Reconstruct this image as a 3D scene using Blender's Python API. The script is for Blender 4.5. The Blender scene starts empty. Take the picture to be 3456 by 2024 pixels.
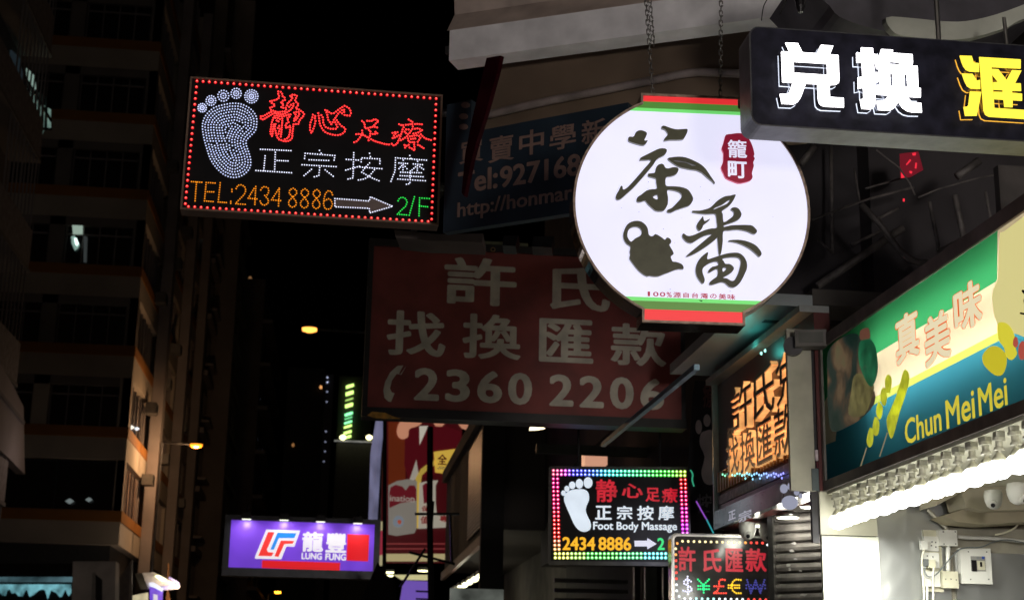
import bpy, math, random
from mathutils import Vector, Matrix
from mathutils.geometry import tessellate_polygon
random.seed(7)
S = bpy.context.scene
COL = S.collection
R_ = math.radians

# ---------------------------------------------------------------- camera
FP, CX, CY = 4997.0, 1728.0, 1012.0        # focal length and centre in photo pixels (3456 x 2024)
CAM = Vector((0, 0, 1.6))
def _n(v): return Vector(v).normalized()
_dy = _n(((1100 - CX) / FP, -(2310 - CY) / FP, -1))
_dz = -_n(((2076 - CX) / FP, -(-18200 - CY) / FP, -1))
if _dz.y < 0: _dz = -_dz
_dz = (_dz - _dy * _dz.dot(_dy)).normalized()
_dx = _dy.cross(_dz)
ROT = Matrix((_dx, _dy, _dz))
cd = bpy.data.cameras.new('camera')
cd.sensor_width = 36; cd.sensor_fit = 'HORIZONTAL'; cd.lens = FP / 3456 * 36
cd.clip_start = 0.05; cd.clip_end = 3000
cd.dof.use_dof = True; cd.dof.focus_distance = 7.6; cd.dof.aperture_fstop = 4.6
cam = bpy.data.objects.new('camera', cd); COL.objects.link(cam)
cam.matrix_world = Matrix.Translation(CAM) @ ROT.to_4x4()
S.camera = cam

# ---------------------------------------------------------------- night sky, faint sun lamp, exposure
W = bpy.data.worlds.new('World'); S.world = W; W.use_nodes = True
wn = W.node_tree.nodes; wl = W.node_tree.links
sky = wn.new('ShaderNodeTexSky'); sky.sky_type = 'NISHITA'; sky.sun_disc = False
sky.sun_elevation = R_(-7); sky.sun_rotation = R_(200)
wl.new(sky.outputs[0], wn['Background'].inputs[0]); wn['Background'].inputs[1].default_value = 0.02
sl = bpy.data.lights.new('sun', 'SUN'); sl.energy = 0.045; sl.angle = R_(60); sl.color = (1, .82, .66)
so = bpy.data.objects.new('sun', sl); COL.objects.link(so)
so.rotation_euler = (R_(62), 0, R_(-16))
S.view_settings.view_transform = 'Standard'; S.view_settings.look = 'None'
S.view_settings.exposure = 0.0; S.view_settings.gamma = 1.0; S.view_settings.use_curve_mapping = False
S.cycles.use_denoising = True
S.cycles.max_bounces = 6; S.cycles.diffuse_bounces = 4; S.cycles.glossy_bounces = 3; S.cycles.transmission_bounces = 5
S.cycles.sample_clamp_indirect = 3.0
S.cycles.caustics_reflective = False; S.cycles.caustics_refractive = False

# ---------------------------------------------------------------- helpers
def ray(x, y): return (ROT @ Vector(((x - CX) / FP, -(y - CY) / FP, -1))).normalized()
def P(x, y, Y):
    r = ray(x, y); return CAM + r * (Y / r.y)
def PX(x, y, X):
    r = ray(x, y); return CAM + r * (X / r.x)

def tag(o, label=None, cat=None, group=None, kind=None):
    if label: o['label'] = label
    if cat: o['category'] = cat
    if group: o['group'] = group
    if kind: o['kind'] = kind
    return o

class Fr:
    """a vertical plane of the place: origin, u along it, v up, n towards the viewer"""
    def __init__(s, px, py, Y, yaw=0.0):
        s.O = P(px, py, Y); a = R_(yaw)
        s.u = Vector((math.cos(a), math.sin(a), 0)); s.v = Vector((0, 0, 1)); s.n = s.u.cross(s.v)
    def M(s):
        m = Matrix((s.u, s.v, s.n)).transposed().to_4x4(); m.translation = s.O; return m
    def L(s, px, py, h=0.0):
        r = ray(px, py); o = s.O + s.n * h
        t = (o - CAM).dot(s.n) / r.dot(s.n); d = CAM + r * t - o
        return (d.dot(s.u), d.dot(s.v))
    def root(s, name, label, cat, group=None):
        e = bpy.data.objects.new(name, None); COL.objects.link(e); e.matrix_world = s.M(); e.empty_display_size = .1
        return tag(e, label, cat, group)

def thing(name, label, cat, loc=(0, 0, 0), rz=0, group=None):
    e = bpy.data.objects.new(name, None); COL.objects.link(e); e.location = loc; e.rotation_euler = (0, 0, rz)
    return tag(e, label, cat, group)

class MB:
    def __init__(s): s.v = []; s.f = []; s.m = []
    def add(s, v, f, mi=0):
        b = len(s.v); s.v += [tuple(q) for q in v]; s.f += [tuple(i + b for i in q) for q in f]; s.m += [mi] * len(f); return s
    def box(s, a, b, mi=0):
        x0, x1 = sorted((a[0], b[0])); y0, y1 = sorted((a[1], b[1])); z0, z1 = sorted((a[2], b[2]))
        v = [(x0,y0,z0),(x1,y0,z0),(x1,y1,z0),(x0,y1,z0),(x0,y0,z1),(x1,y0,z1),(x1,y1,z1),(x0,y1,z1)]
        return s.add(v, [(0,3,2,1),(4,5,6,7),(0,1,5,4),(1,2,6,5),(2,3,7,6),(3,0,4,7)], mi)
    def tube(s, pts, r, n=8, mi=0, cap=True):
        pts = [Vector(p) for p in pts]; rings = []
        for i, p in enumerate(pts):
            d = (pts[min(i+1, len(pts)-1)] - pts[max(i-1, 0)]).normalized()
            a = d.orthogonal().normalized() if i == 0 else (a - d * a.dot(d)).normalized()
            b = d.cross(a); rr = r[i] if isinstance(r, (list, tuple)) else r
            rings.append([p + (a * math.cos(t) + b * math.sin(t)) * rr for t in [2*math.pi*k/n for k in range(n)]])
        v = [q for ring in rings for q in ring]; f = []
        for i in range(len(pts) - 1):
            for k in range(n):
                f.append((i*n+k, i*n+(k+1) % n, (i+1)*n+(k+1) % n, (i+1)*n+k))
        if cap: f += [tuple(range(n))[::-1], tuple((len(pts)-1)*n+k for k in range(n))]
        return s.add(v, f, mi)
    def lathe(s, prof, n=14, c=(0,0,0), axis='z', mi=0, sx=1, sy=1):
        v = []; f = []
        for (r, z) in prof:
            for k in range(n):
                t = 2*math.pi*k/n; x = r*math.cos(t)*sx; y = r*math.sin(t)*sy
                p = (x, y, z) if axis == 'z' else (x, z, y) if axis == 'y' else (z, x, y)
                v.append((p[0]+c[0], p[1]+c[1], p[2]+c[2]))
        m = len(prof)
        for i in range(m-1):
            for k in range(n): f.append((i*n+k, i*n+(k+1) % n, (i+1)*n+(k+1) % n, (i+1)*n+k))
        f += [tuple(range(n))[::-1], tuple((m-1)*n+k for k in range(n))]
        return s.add(v, f, mi)
    def prism(s, pts, h0, h1, holes=(), mi=0, side=None, sheet=False):
        def area(p): return sum(p[i][0]*p[(i+1) % len(p)][1]-p[(i+1) % len(p)][0]*p[i][1] for i in range(len(p)))
        loops = [list(pts) if area(pts) > 0 else list(pts)[::-1]] + [list(q) if area(q) < 0 else list(q)[::-1] for q in holes]
        flat = [p for l in loops for p in l]; N = len(flat)
        tris = tessellate_polygon([[Vector((p[0], p[1], 0)) for p in l] for l in loops])
        v = [(p[0], p[1], h1) for p in flat] + [(p[0], p[1], h0) for p in flat]; f = []
        for t in tris:
            a, b, c = flat[t[0]], flat[t[1]], flat[t[2]]
            cr = (b[0]-a[0])*(c[1]-a[1])-(b[1]-a[1])*(c[0]-a[0])
            t = tuple(t) if cr > 0 else tuple(t)[::-1]
            f.append(t)
            if not sheet: f.append(tuple(i + N for i in t[::-1]))
        nf = len(f); st = 0; fs = []
        for l in loops:
            n = len(l)
            for i in range(n):
                a = st+i; b = st+(i+1) % n; fs.append((a, a+N, b+N, b))
            st += n
        base = len(s.v); s.add(v, f, mi)
        if sheet: return s
        s.f += [tuple(i + base for i in q) for q in fs]; s.m += [mi if side is None else side] * len(fs)
        return s
    def obj(s, name, mats, parent=None, smooth=False, mw=None):
        me = bpy.data.meshes.new(name); me.from_pydata(s.v, [], s.f)
        if not isinstance(mats, (list, tuple)): mats = [mats]
        for m in mats: me.materials.append(m)
        me.polygons.foreach_set('material_index', s.m)
        if smooth: me.polygons.foreach_set('use_smooth', [True]*len(s.f))
        me.update()
        o = bpy.data.objects.new(name, me); COL.objects.link(o)
        if parent: o.parent = parent
        return o

def clone(o, parent, loc=None, rot=None, label=None):
    c = o.copy(); COL.objects.link(c); c.parent = parent
    if loc is not None: c.location = loc
    if rot is not None: c.rotation_euler = rot
    return c
def copy_tree(o, loc=None, label=None, rz=None):
    c = o.copy(); COL.objects.link(c)
    if loc is not None: c.location = loc
    if rz is not None: c.rotation_euler = (0, 0, rz)
    if label: c['label'] = label
    for ch in list(o.children):
        d = ch.copy(); COL.objects.link(d); d.parent = c
        for g in list(ch.children):
            e = g.copy(); COL.objects.link(e); e.parent = d
    return c

# ---------------------------------------------------------------- materials
def mat(name, col, rough=.6, metal=0., var=.18, scale=6., bump=0., streak=0., spec=.5, detail=4):
    m = bpy.data.materials.new(name); m.use_nodes = True; t = m.node_tree; b = t.nodes['Principled BSDF']
    b.inputs['Roughness'].default_value = rough; b.inputs['Metallic'].default_value = metal
    b.inputs['Specular IOR Level'].default_value = spec
    tc = t.nodes.new('ShaderNodeTexCoord'); no = t.nodes.new('ShaderNodeTexNoise')
    no.inputs['Scale'].default_value = scale; no.inputs['Detail'].default_value = detail
    if streak:
        mp = t.nodes.new('ShaderNodeMapping'); mp.inputs['Scale'].default_value = (1, streak, 1) if streak < 1 else (1, 1, 1/streak)
        t.links.new(tc.outputs['Object'], mp.inputs[0]); t.links.new(mp.outputs[0], no.inputs[0])
    else: t.links.new(tc.outputs['Object'], no.inputs[0])
    cr = t.nodes.new('ShaderNodeValToRGB')
    cr.color_ramp.elements[0].position = .3; cr.color_ramp.elements[1].position = .7
    cr.color_ramp.elements[0].color = [c*(1-var) for c in col] + [1]
    cr.color_ramp.elements[1].color = [min(1, c*(1+var)) for c in col] + [1]
    t.links.new(no.outputs[0], cr.inputs[0]); t.links.new(cr.outputs[0], b.inputs['Base Color'])
    if bump:
        bn = t.nodes.new('ShaderNodeBump'); bn.inputs['Strength'].default_value = bump; bn.inputs['Distance'].default_value = .02
        n2 = t.nodes.new('ShaderNodeTexNoise'); n2.inputs['Scale'].default_value = scale*2.2; n2.inputs['Detail'].default_value = 3
        t.links.new(tc.outputs['Object'], n2.inputs[0]); t.links.new(n2.outputs[0], bn.inputs['Height']); t.links.new(bn.outputs[0], b.inputs['Normal'])
    return m
_em = {}
def emit(col, st=1.0, base=None, var=0., scale=3.):
    k = (tuple(col), st, var)
    if k in _em: return _em[k]
    m = bpy.data.materials.new('glow'); m.use_nodes = True; t = m.node_tree; b = t.nodes['Principled BSDF']
    b.inputs['Base Color'].default_value = list(base or [c*.5 for c in col]) + [1]; b.inputs['Roughness'].default_value = .35
    b.inputs['Emission Color'].default_value = list(col) + [1]; b.inputs['Emission Strength'].default_value = st
    if var:
        tc = t.nodes.new('ShaderNodeTexCoord'); no = t.nodes.new('ShaderNodeTexNoise'); no.inputs['Scale'].default_value = scale; no.inputs['Detail'].default_value = 5
        mr = t.nodes.new('ShaderNodeMapRange'); mr.inputs[1].default_value = .3; mr.inputs[2].default_value = .7
        mr.inputs[3].default_value = st*(1-var); mr.inputs[4].default_value = st*(1+var)
        t.links.new(tc.outputs['Object'], no.inputs[0]); t.links.new(no.outputs[0], mr.inputs[0]); t.links.new(mr.outputs[0], b.inputs['Emission Strength'])
    _em[k] = m; return m
def film(name, col, var=.05):
    """translucent sign vinyl: glows only by the tubes behind it"""
    m = bpy.data.materials.new(name); m.use_nodes = True; t = m.node_tree
    for n in list(t.nodes): t.nodes.remove(n)
    out = t.nodes.new('ShaderNodeOutputMaterial'); mx = t.nodes.new('ShaderNodeMixShader'); mx.inputs[0].default_value = .3
    tr = t.nodes.new('ShaderNodeBsdfTranslucent'); df = t.nodes.new('ShaderNodeBsdfDiffuse')
    tr.inputs[0].default_value = list(col)+[1]; df.inputs[0].default_value = [c*.8 for c in col]+[1]
    t.links.new(tr.outputs[0], mx.inputs[1]); t.links.new(df.outputs[0], mx.inputs[2]); t.links.new(mx.outputs[0], out.inputs[0]); return m

BLACK = mat('black_acrylic', (.012, .011, .012), .25, var=.3)
DARKM = mat('dark_metal', (.05, .048, .05), .45, .6, var=.3, bump=.1)
STEEL = mat('brushed_steel', (.45, .44, .42), .32, .95, var=.2, scale=9, bump=.12)
GREYM = mat('grey_painted_metal', (.32, .31, .3), .5, .2, var=.2)
CREAM = mat('cream_painted_board', (.72, .70, .55), .5, var=.08, scale=3, bump=.05)
WHITEP = mat('white_plastic', (.74, .74, .68), .4, var=.06)
BEIGEP = mat('aged_plastic', (.62, .60, .45), .5, var=.12)
RUST = mat('rusty_trim', (.30, .22, .17), .55, .5, var=.45, scale=25)
CONC = mat('concrete', (.24, .21, .185), .85, var=.3, scale=2.5, bump=.3)
DCONC = mat('dark_concrete', (.10, .09, .08), .85, var=.35, scale=2, bump=.3)
GLASSD = mat('dark_window_glass', (.012, .013, .015), .12, var=.3, spec=.7)

# ---------------------------------------------------------------- outlines, glyphs and LED dots
def smooth(pts, k=3, closed=True):
    n = len(pts); out = []
    for i in range(n if closed else n-1):
        p0, p1, p2, p3 = [Vector(pts[(i+j) % n] if closed else pts[max(0, min(n-1, i+j))]) for j in (-1, 0, 1, 2)]
        for q in range(k):
            t = q/k
            out.append(tuple(.5*((2*p1)+(p2-p0)*t+(2*p0-5*p1+4*p2-p3)*t*t+(3*p1-3*p2+p3-p0)*t**3)))
    if not closed: out.append(tuple(pts[-1]))
    return out
def crop(pts, ox, oy, s): return [(ox+x*s, oy+y*s) for x, y in pts]
def N(s):
    a = [float(q) for q in s.replace(',', ' ').split()]; return [(a[i], a[i+1]) for i in range(0, len(a), 2)]

_gc = {}
def glyph(ch, off=0., res=4):
    k = (ch, off, res)
    if k in _gc: return _gc[k]
    if off > .013 and not (len(ch) == 1 and False):      # heavy weight: the thin glyph struck several times, a hair apart
        v0, f0, nz0, _ = glyph(ch, .0, res); v = []; f = []; nz = []; d = off*.85
        for i, (dx, dy) in enumerate(((0, 0), (d, 0), (-d, 0), (0, d*.8), (0, -d*.8), (d*.7, d*.6), (-d*.7, d*.6), (d*.7, -d*.6), (-d*.7, -d*.6))):
            b = len(v); v += [(q[0]+dx, q[1]+dy, q[2]-i*.012) for q in v0]; f += [tuple(j+b for j in q) for q in f0]; nz += nz0
        xs = [q[0] for q in v]; ys = [q[1] for q in v]
        _gc[k] = (v, f, nz, (min(xs), min(ys), max(xs), max(ys))); return _gc[k]
    c = bpy.data.curves.new('t', 'FONT'); c.body = ch; c.offset = off; c.extrude = .5; c.resolution_u = res
    o = bpy.data.objects.new('t', c); COL.objects.link(o); bpy.context.view_layer.update()
    dg = bpy.context.evaluated_depsgraph_get(); me = bpy.data.meshes.new_from_object(o.evaluated_get(dg))
    v = [tuple(q.co) for q in me.vertices]; f = [tuple(p.vertices) for p in me.polygons]
    nz = [abs(p.normal.z) > .5 for p in me.polygons]
    bpy.data.objects.remove(o); bpy.data.curves.remove(c); bpy.data.meshes.remove(me)
    xs = [q[0] for q in v]; ys = [q[1] for q in v]
    bb = (min(xs), min(ys), max(xs), max(ys))
    _gc[k] = (v, f, nz, bb); return _gc[k]
def put(fr, root, ch, box, m, h0=0., h1=.004, off=0., name='character', side=None, ital=0., cr=None, res=4, prnt=None, slope=0.):
    """set a glyph into a box given in photo pixels, on plane fr, from height h0 to h1"""
    x0, y0, x1, y1 = box
    if cr: (x0, y0), (x1, y1) = crop([(x0, y0), (x1, y1)], *cr)
    xc, yc = (x0+x1)/2, (y0+y1)/2
    a0, a1 = fr.L(x0, yc, h1)[0], fr.L(x1, yc, h1)[0]; b0, b1 = fr.L(xc, y1, h1)[1], fr.L(xc, y0, h1)[1]
    v, f, nz, bb = glyph(ch, off, res); w = bb[2]-bb[0]; h = bb[3]-bb[1]
    vv = []
    for q in v:
        t = (q[1]-bb[1])/h; b = b0+(b1-b0)*t
        vv.append((a0+(a1-a0)*(q[0]-bb[0])/w + ital*t, b, h0+(h1-h0)*(q[2]+.5)))
    mb = MB(); mb.v = vv; mb.f = list(f); mb.m = [0 if z else 1 for z in nz] if side else [0]*len(f)
    return mb.obj(name, [m, side] if side else m, prnt or root)
def line(fr, root, s, box, m, off=0., h1=.004, cr=None, name='letter', res=3):
    """a word set letter by letter so each letter is a piece of its own"""
    v, f, nz, bb = glyph(s, off, res)
    x0, y0, x1, y1 = box
    if cr: (x0, y0), (x1, y1) = crop([(x0, y0), (x1, y1)], *cr)
    xc, yc = (x0+x1)/2, (y0+y1)/2
    a0, a1 = fr.L(x0, yc, h1)[0], fr.L(x1, yc, h1)[0]; b0, b1 = fr.L(xc, y1, h1)[1], fr.L(xc, y0, h1)[1]
    # split into islands along x by face connectivity
    par = list(range(len(v)))
    def fd(i):
        while par[i] != i: par[i] = par[par[i]]; i = par[i]
        return i
    for q in f:
        for j in q[1:]: par[fd(j)] = fd(q[0])
    isl = {}
    for i in range(len(v)): isl.setdefault(fd(i), []).append(i)
    groups = []
    for g in sorted(isl.values(), key=lambda g: min(v[i][0] for i in g)):
        lo = min(v[i][0] for i in g); hi = max(v[i][0] for i in g)
        if groups and lo < groups[-1][1]-.3*(hi-lo): groups[-1][0].update(g); groups[-1][1] = max(groups[-1][1], hi)
        else: groups.append([set(g), hi])
    for g, _ in groups:
        idx = sorted(g); mp = {q: i for i, q in enumerate(idx)}; mb = MB()
        mb.v = [(a0+(a1-a0)*(v[i][0]-bb[0])/(bb[2]-bb[0]), b0+(b1-b0)*(v[i][1]-bb[1])/(bb[3]-bb[1]), h1*(v[i][2]+.5)) for i in idx]
        mb.f = [tuple(mp[j] for j in q) for q in f if q[0] in g]; mb.m = [0]*len(mb.f)
        mb.obj(name, m, root)
def shape(fr, root, pts, m, h0, h1, name, cr=None, holes=(), sm=0, side=None):
    """a flat cut-out traced on plane fr (photo pixels, optionally of a crop)"""
    def do(p):
        if cr: p = crop(p, *cr)
        q = [fr.L(x, y, h1) for x, y in p]
        return smooth(q, sm) if sm else q
    mb = MB().prism(do(pts), h0, h1, [do(h) for h in holes], 0, 1 if side else None)
    return mb.obj(name, [m, side] if side else m, root)
def resample(pts, step, closed=False):
    if closed: pts = list(pts)+[pts[0]]
    L = [0.]
    for i in range(1, len(pts)): L.append(L[-1]+math.dist(pts[i-1], pts[i]))
    if L[-1] < step*.5: return [pts[0]]
    k = max(1, round(L[-1]/step)); out = []; j = 0
    for i in range(k + (0 if closed else 1)):
        d = L[-1]*i/k
        while j < len(L)-2 and L[j+1] < d: j += 1
        t = (d-L[j])/max(1e-9, L[j+1]-L[j]); out.append((pts[j][0]+(pts[j+1][0]-pts[j][0])*t, pts[j][1]+(pts[j+1][1]-pts[j][1])*t))
    return out
def dome(mb, a, b, r, h, mi=0, n=6):
    v = [(a+r*math.cos(2*math.pi*k/n), b+r*math.sin(2*math.pi*k/n), h) for k in range(n)]
    v += [(a+.7*r*math.cos(2*math.pi*k/n), b+.7*r*math.sin(2*math.pi*k/n), h+.75*r) for k in range(n)] + [(a, b, h+r)]
    f = [(k, (k+1) % n, n+(k+1) % n, n+k) for k in range(n)] + [(n+k, n+(k+1) % n, 2*n) for k in range(n)]
    mb.add(v, f, mi)
def dots(fr, root, pts, m, r, h, name, kind=None):
    mb = MB()
    seen = []
    for x, y in pts:
        a, b = fr.L(x, y, h)
        if any(abs(a-p)+abs(b-q) < r*1.5 for p, q in seen): continue
        seen.append((a, b)); dome(mb, a, b, r, h)
    o = mb.obj(name, m, root)
    if kind: o['kind'] = kind
    return o
_bm = {}
def bulb(fr, root, x, y, m, r, h, name='led_bulb', core=None):
    a, b = fr.L(x, y, h); k = (m.name, r)
    if k not in _bm:
        mb = MB(); dome(mb, 0, 0, r, 0, n=8); o = mb.obj(name, [m, core or m], root); _bm[k] = o.data
        if core: 
            mb2 = MB(); dome(mb2, 0, 0, r*.45, r*.72, n=8); n0 = len(mb.f); mb.add(mb2.v, mb2.f, 1)
            bpy.data.objects.remove(o); o = mb.obj(name, [m, core], root); _bm[k] = o.data
    else:
        o = bpy.data.objects.new(name, _bm[k]); COL.objects.link(o); o.parent = root
    o.location = (a, b, h); return o
def rrect(a0, b0, a1, b1, r, k=5):
    out = []
    for cx, cy, s in ((a1-r, b1-r, 0), (a0+r, b1-r, 90), (a0+r, b0+r, 180), (a1-r, b0+r, 270)):
        for i in range(k+1):
            t = R_(s+90*i/k); out.append((cx+r*math.cos(t), cy+r*math.sin(t)))
    return out
def lamp(name, loc, power, col=(1, 1, 1), r=.05, parent=None, kind='POINT', spot=None, rot=None, size=None):
    l = bpy.data.lights.new(name, kind); l.energy = power; l.color = col
    if kind == 'AREA':
        l.shape = 'RECTANGLE'; l.size, l.size_y = size
    else: l.shadow_soft_size = r
    if spot: l.spot_size = R_(spot); l.spot_blend = .6
    o = bpy.data.objects.new(name, l); COL.objects.link(o); o.location = loc
    if rot is not None: o.rotation_euler = rot
    if parent: o.parent = parent
    return o

# ================================================================ SETTING: ground, road, pavements
road = MB().box((-60, -12, -.5), (60, 400, 0)).obj('ground', mat('asphalt', (.05, .05, .05), .8, scale=3, bump=.2)); tag(road, kind='structure')
rd = MB().box((-7, -12, .004), (1.2, 400, .008)).obj('road', mat('road_asphalt', (.045, .045, .047), .55, scale=5, bump=.2)); tag(rd, kind='structure')
pm = mat('paving', (.20, .19, .18), .7, scale=4, bump=.1)
for a, b, q in ((1.2, 40, 'pavement'), (-40, -7, 'pavement')):
    tag(MB().box((a, -12, .004), (b, 400, .14)).obj(q, pm), kind='structure')

# ================================================================ right hand building: shop front wall, soffit, upper wall
FRX = 3.4                                        # x of the shop signs' plane
bd = thing('shop_building', 'dark concrete building over the shops, hung with every sign on the right', 'building', (4.2, 20, 0))
wallm = DCONC
MB().box((-.15, -9.4, 3.9), (6, 9, 14)).obj('wall', mat('sooty_wall', (.065, .058, .062), .9, var=.35, scale=1.2, bump=.3), bd)
MB().box((.5, -7, -.0), (6, 9, 3.88)).obj('lower_wall', wallm, bd)

# ================================================================ 1. LED foot massage board, left of centre
f = Fr(640, 262, 9.2, 1.5); C2 = (580, 230, .38616)
r = f.root('led_sign', 'black LED board with a dotted white footprint, red border bulbs and an orange phone number', 'LED sign')
def rect(fr, pts, h): return [fr.L(x, y, h) for x, y in pts]
fa0, fb1 = f.L(643, 262); fa1, fb0 = f.L(1480, 762)
MB().box((fa0, fb0, -.12), (fa1, fb1, -.005)).obj('casing', mat('casing_metal', (.16, .11, .09), .4, .5), r)
MB().box((fa0+.012, fb0+.012, -.004), (fa1-.012, fb1-.012, .002)).obj('panel', mat('matt_black_panel', (.010, .009, .010), .6, spec=.12), r)
fm = mat('sign_edge_metal', (.3, .2, .15), .35, .7)
for q in (((fa0, fb0, -.005), (fa1, fb0+.012, .02)), ((fa0, fb1-.012, -.005), (fa1, fb1, .02)), ((fa0, fb0+.0125, -.005), (fa0+.012, fb1-.0125, .02)), ((fa1-.012, fb0+.0125, -.005), (fa1, fb1-.0125, .02))):
    MB().box(*q).obj('frame', fm, r)
RED = emit((1, .035, .035), 2.4); REDC = emit((1, .22, .16), 2.6); REDB = emit((1, .012, .02), 1.1); WHT = emit((.78, .80, 1), 1.25); WHTF = emit((.62, .68, 1), 1.15); ORG = emit((1, .30, .01), 1.0); GRN = emit((.03, .9, .1), 1.0)
edge = []
def lerp(a, b, t): return (a[0]+(b[0]-a[0])*t, a[1]+(b[1]-a[1])*t)
c = [(220, 115), (2310, 268), (2270, 1320), (2240, 1340), (145, 1210), (118, 1185)]
edge += [lerp(c[0], c[1], i/39) for i in range(40)] + [lerp(c[1], c[2], i/21) for i in range(1, 22)]
edge += [lerp(c[3], c[4], i/38) for i in range(39)] + [lerp(c[5], c[0], i/21) for i in range(0, 21)]
for x, y in crop(edge, *C2): bulb(f, r, x, y, REDB, .0098, .004, core=REDC)
# footprint: rings of white LEDs
sole = smooth(N('460,320 540,308 620,320 690,360 735,420 742,480 730,545 690,590 650,635 655,690 680,760 690,830 670,890 620,935 560,955 500,950 440,920 380,860 335,790 305,700 280,610 268,530 272,470 300,410 350,360 400,335'), 3)
cen = [(500+60*0, 500), (530, 800)]
def inside(p, poly):
    c_ = False
    for k in range(len(poly)):
        (xa, ya), (xb, yb) = poly[k-1], poly[k]
        if (ya > p[1]) != (yb > p[1]) and p[0] < (xb-xa)*(p[1]-ya)/(yb-ya)+xa: c_ = not c_
    return c_
def ringfill(poly, step, gap, spine):
    out = resample(poly, step, True); fine = resample(poly, 6, True)
    def edge(p): return min(math.dist(p, e) for e in fine)
    for k in range(1, 12):                          # follow the outline inwards
        cand = []
        for y in range(290, 980, 4):
            for x in range(250, 760, 4):
                if inside((x, y), poly) and abs(edge((x, y))-k*gap) < 2.6: cand.append((x, y))
        cx, cy = (520, 640); cand.sort(key=lambda p: math.atan2(p[1]-cy, p[0]-cx))
        for p in cand:
            if all(math.dist(p, o_) > step*.86 for o_ in out): out.append(p)
    return out
sp = ((505, 460), (545, 790))
dots(f, r, crop(ringfill(sole, 24.5, 24.5, sp), *C2), WHTF, .0052, .004, 'footprint_leds', 'stuff')
for i, (x, y, q) in enumerate(((265, 348, 38), (342, 285, 44), (450, 243, 50), (562, 222, 46), (695, 248, 60))):
    pts = [(x, y)]
    for ring in range(1, int(q/18)+1):
        m_ = 5+ring*4
        pts += [(x+q*ring/int(q/18)*.95*math.cos(2*math.pi*t/m_), y+q*ring/int(q/18)*.95*math.sin(2*math.pi*t/m_)) for t in range(m_)]
    dots(f, r, crop(pts, *C2), WHTF, .0052, .004, 'toe_leds')
C8 = (860, 280, .15079); C4 = (1180, 340, .12195)
JING = '''525,195 580,205 615,250 625,310 670,335 675,390 615,405 585,455 645,475 625,515 590,550 650,565 705,560 700,600
525,195 520,240 545,285 540,335 500,370 445,390 395,405 340,410 380,455 420,475 450,505 400,540 340,555 360,605 410,625 490,655 545,660 605,645 665,650 700,600
410,625 355,660 300,680 250,715 200,745 130,750 135,805 185,825 235,795 280,765 330,735 375,710 425,680 490,655
445,740 410,795 395,850 375,905 370,965 360,1015 350,1080 355,1140 385,1190 400,1115 400,1060 415,1000 420,940 465,915 450,980 445,1035 465,1075 465,1115 485,1170 510,1225 540,1265 600,1285 660,1310 720,1305 780,1295 825,1245 840,1190 840,1140 845,1080 855,1035 860,980 865,930 915,925 980,920 985,875 1010,830 1045,790 1085,745 1105,695 1070,655 1025,625 980,595 915,575 945,530 980,485 945,445 900,410 915,355 940,295 875,265 825,270 785,305 850,325 825,370 785,415 740,445 725,495 705,560
865,470 805,495 770,540
860,520 835,565 800,605 755,635 700,680 650,700 590,710 545,700 480,690
445,740 510,735 550,750 620,750 690,740 735,720 800,705 775,760 720,800 745,845 755,885 700,915 685,970 705,1015 755,985 790,960 795,1010 790,1070 780,1130 770,1185 735,1240 670,1265
620,750 615,805 615,860 610,915 605,975 600,1035 595,1090 590,1150 580,1205
460,785 515,790 560,810
490,845 530,865
545,965 510,1020 555,1030 545,1085 530,1140
880,670 940,650 985,655 995,705 965,765 935,815 880,855 880,810 915,770 915,715 880,670'''
XIN = '''1300,715 1285,800 1260,850 1240,910 1230,970 1240,1030 1240,1080 1270,1125 1290,1080 1310,1030 1330,980 1345,925 1360,860 1345,800 1360,750 1300,715
1420,680 1430,735 1440,795 1445,855 1455,915 1480,975 1510,1035 1555,1085 1610,1125 1670,1140 1735,1160 1810,1170 1875,1170 1930,1155 1985,1120 2025,1075 2025,1015 1975,990 1930,960 1890,915 1855,875 1820,820 1800,780 1830,740 1865,690 1900,655 1945,620 1995,595 2015,640 1975,675 1925,695 1985,715 2050,730 2125,735 2150,685 2140,625 2110,575 2065,540 2005,515 1950,550 1895,585 1845,620 1805,660 1755,690 1690,685 1650,640 1575,605 1610,670 1625,720 1630,775 1645,830 1685,885 1715,930 1740,885 1765,835 1800,780
1490,725 1520,770 1530,835 1530,890 1550,940 1585,990 1635,1010 1695,1030 1755,1030 1820,1030 1850,985 1825,935 1800,885'''
ZU = '''345,565 410,625 420,690 425,770 505,760 565,745 635,725 700,725 760,745
485,560 550,565 620,560 675,520 745,530 800,575 735,620 690,675 635,725
505,760 530,810 575,850 575,920 565,975 530,1030
575,920 645,925 725,920 800,895 715,865
345,830 355,890 340,940 300,1000 255,1060 205,1120 125,1155
185,930 260,925 340,940 410,960 470,1005 530,1030 585,1060 635,1095 700,1120 760,1145 830,1160 890,1180 955,1195 1025,1210 1090,1215
525,1100 585,1060'''
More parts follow.
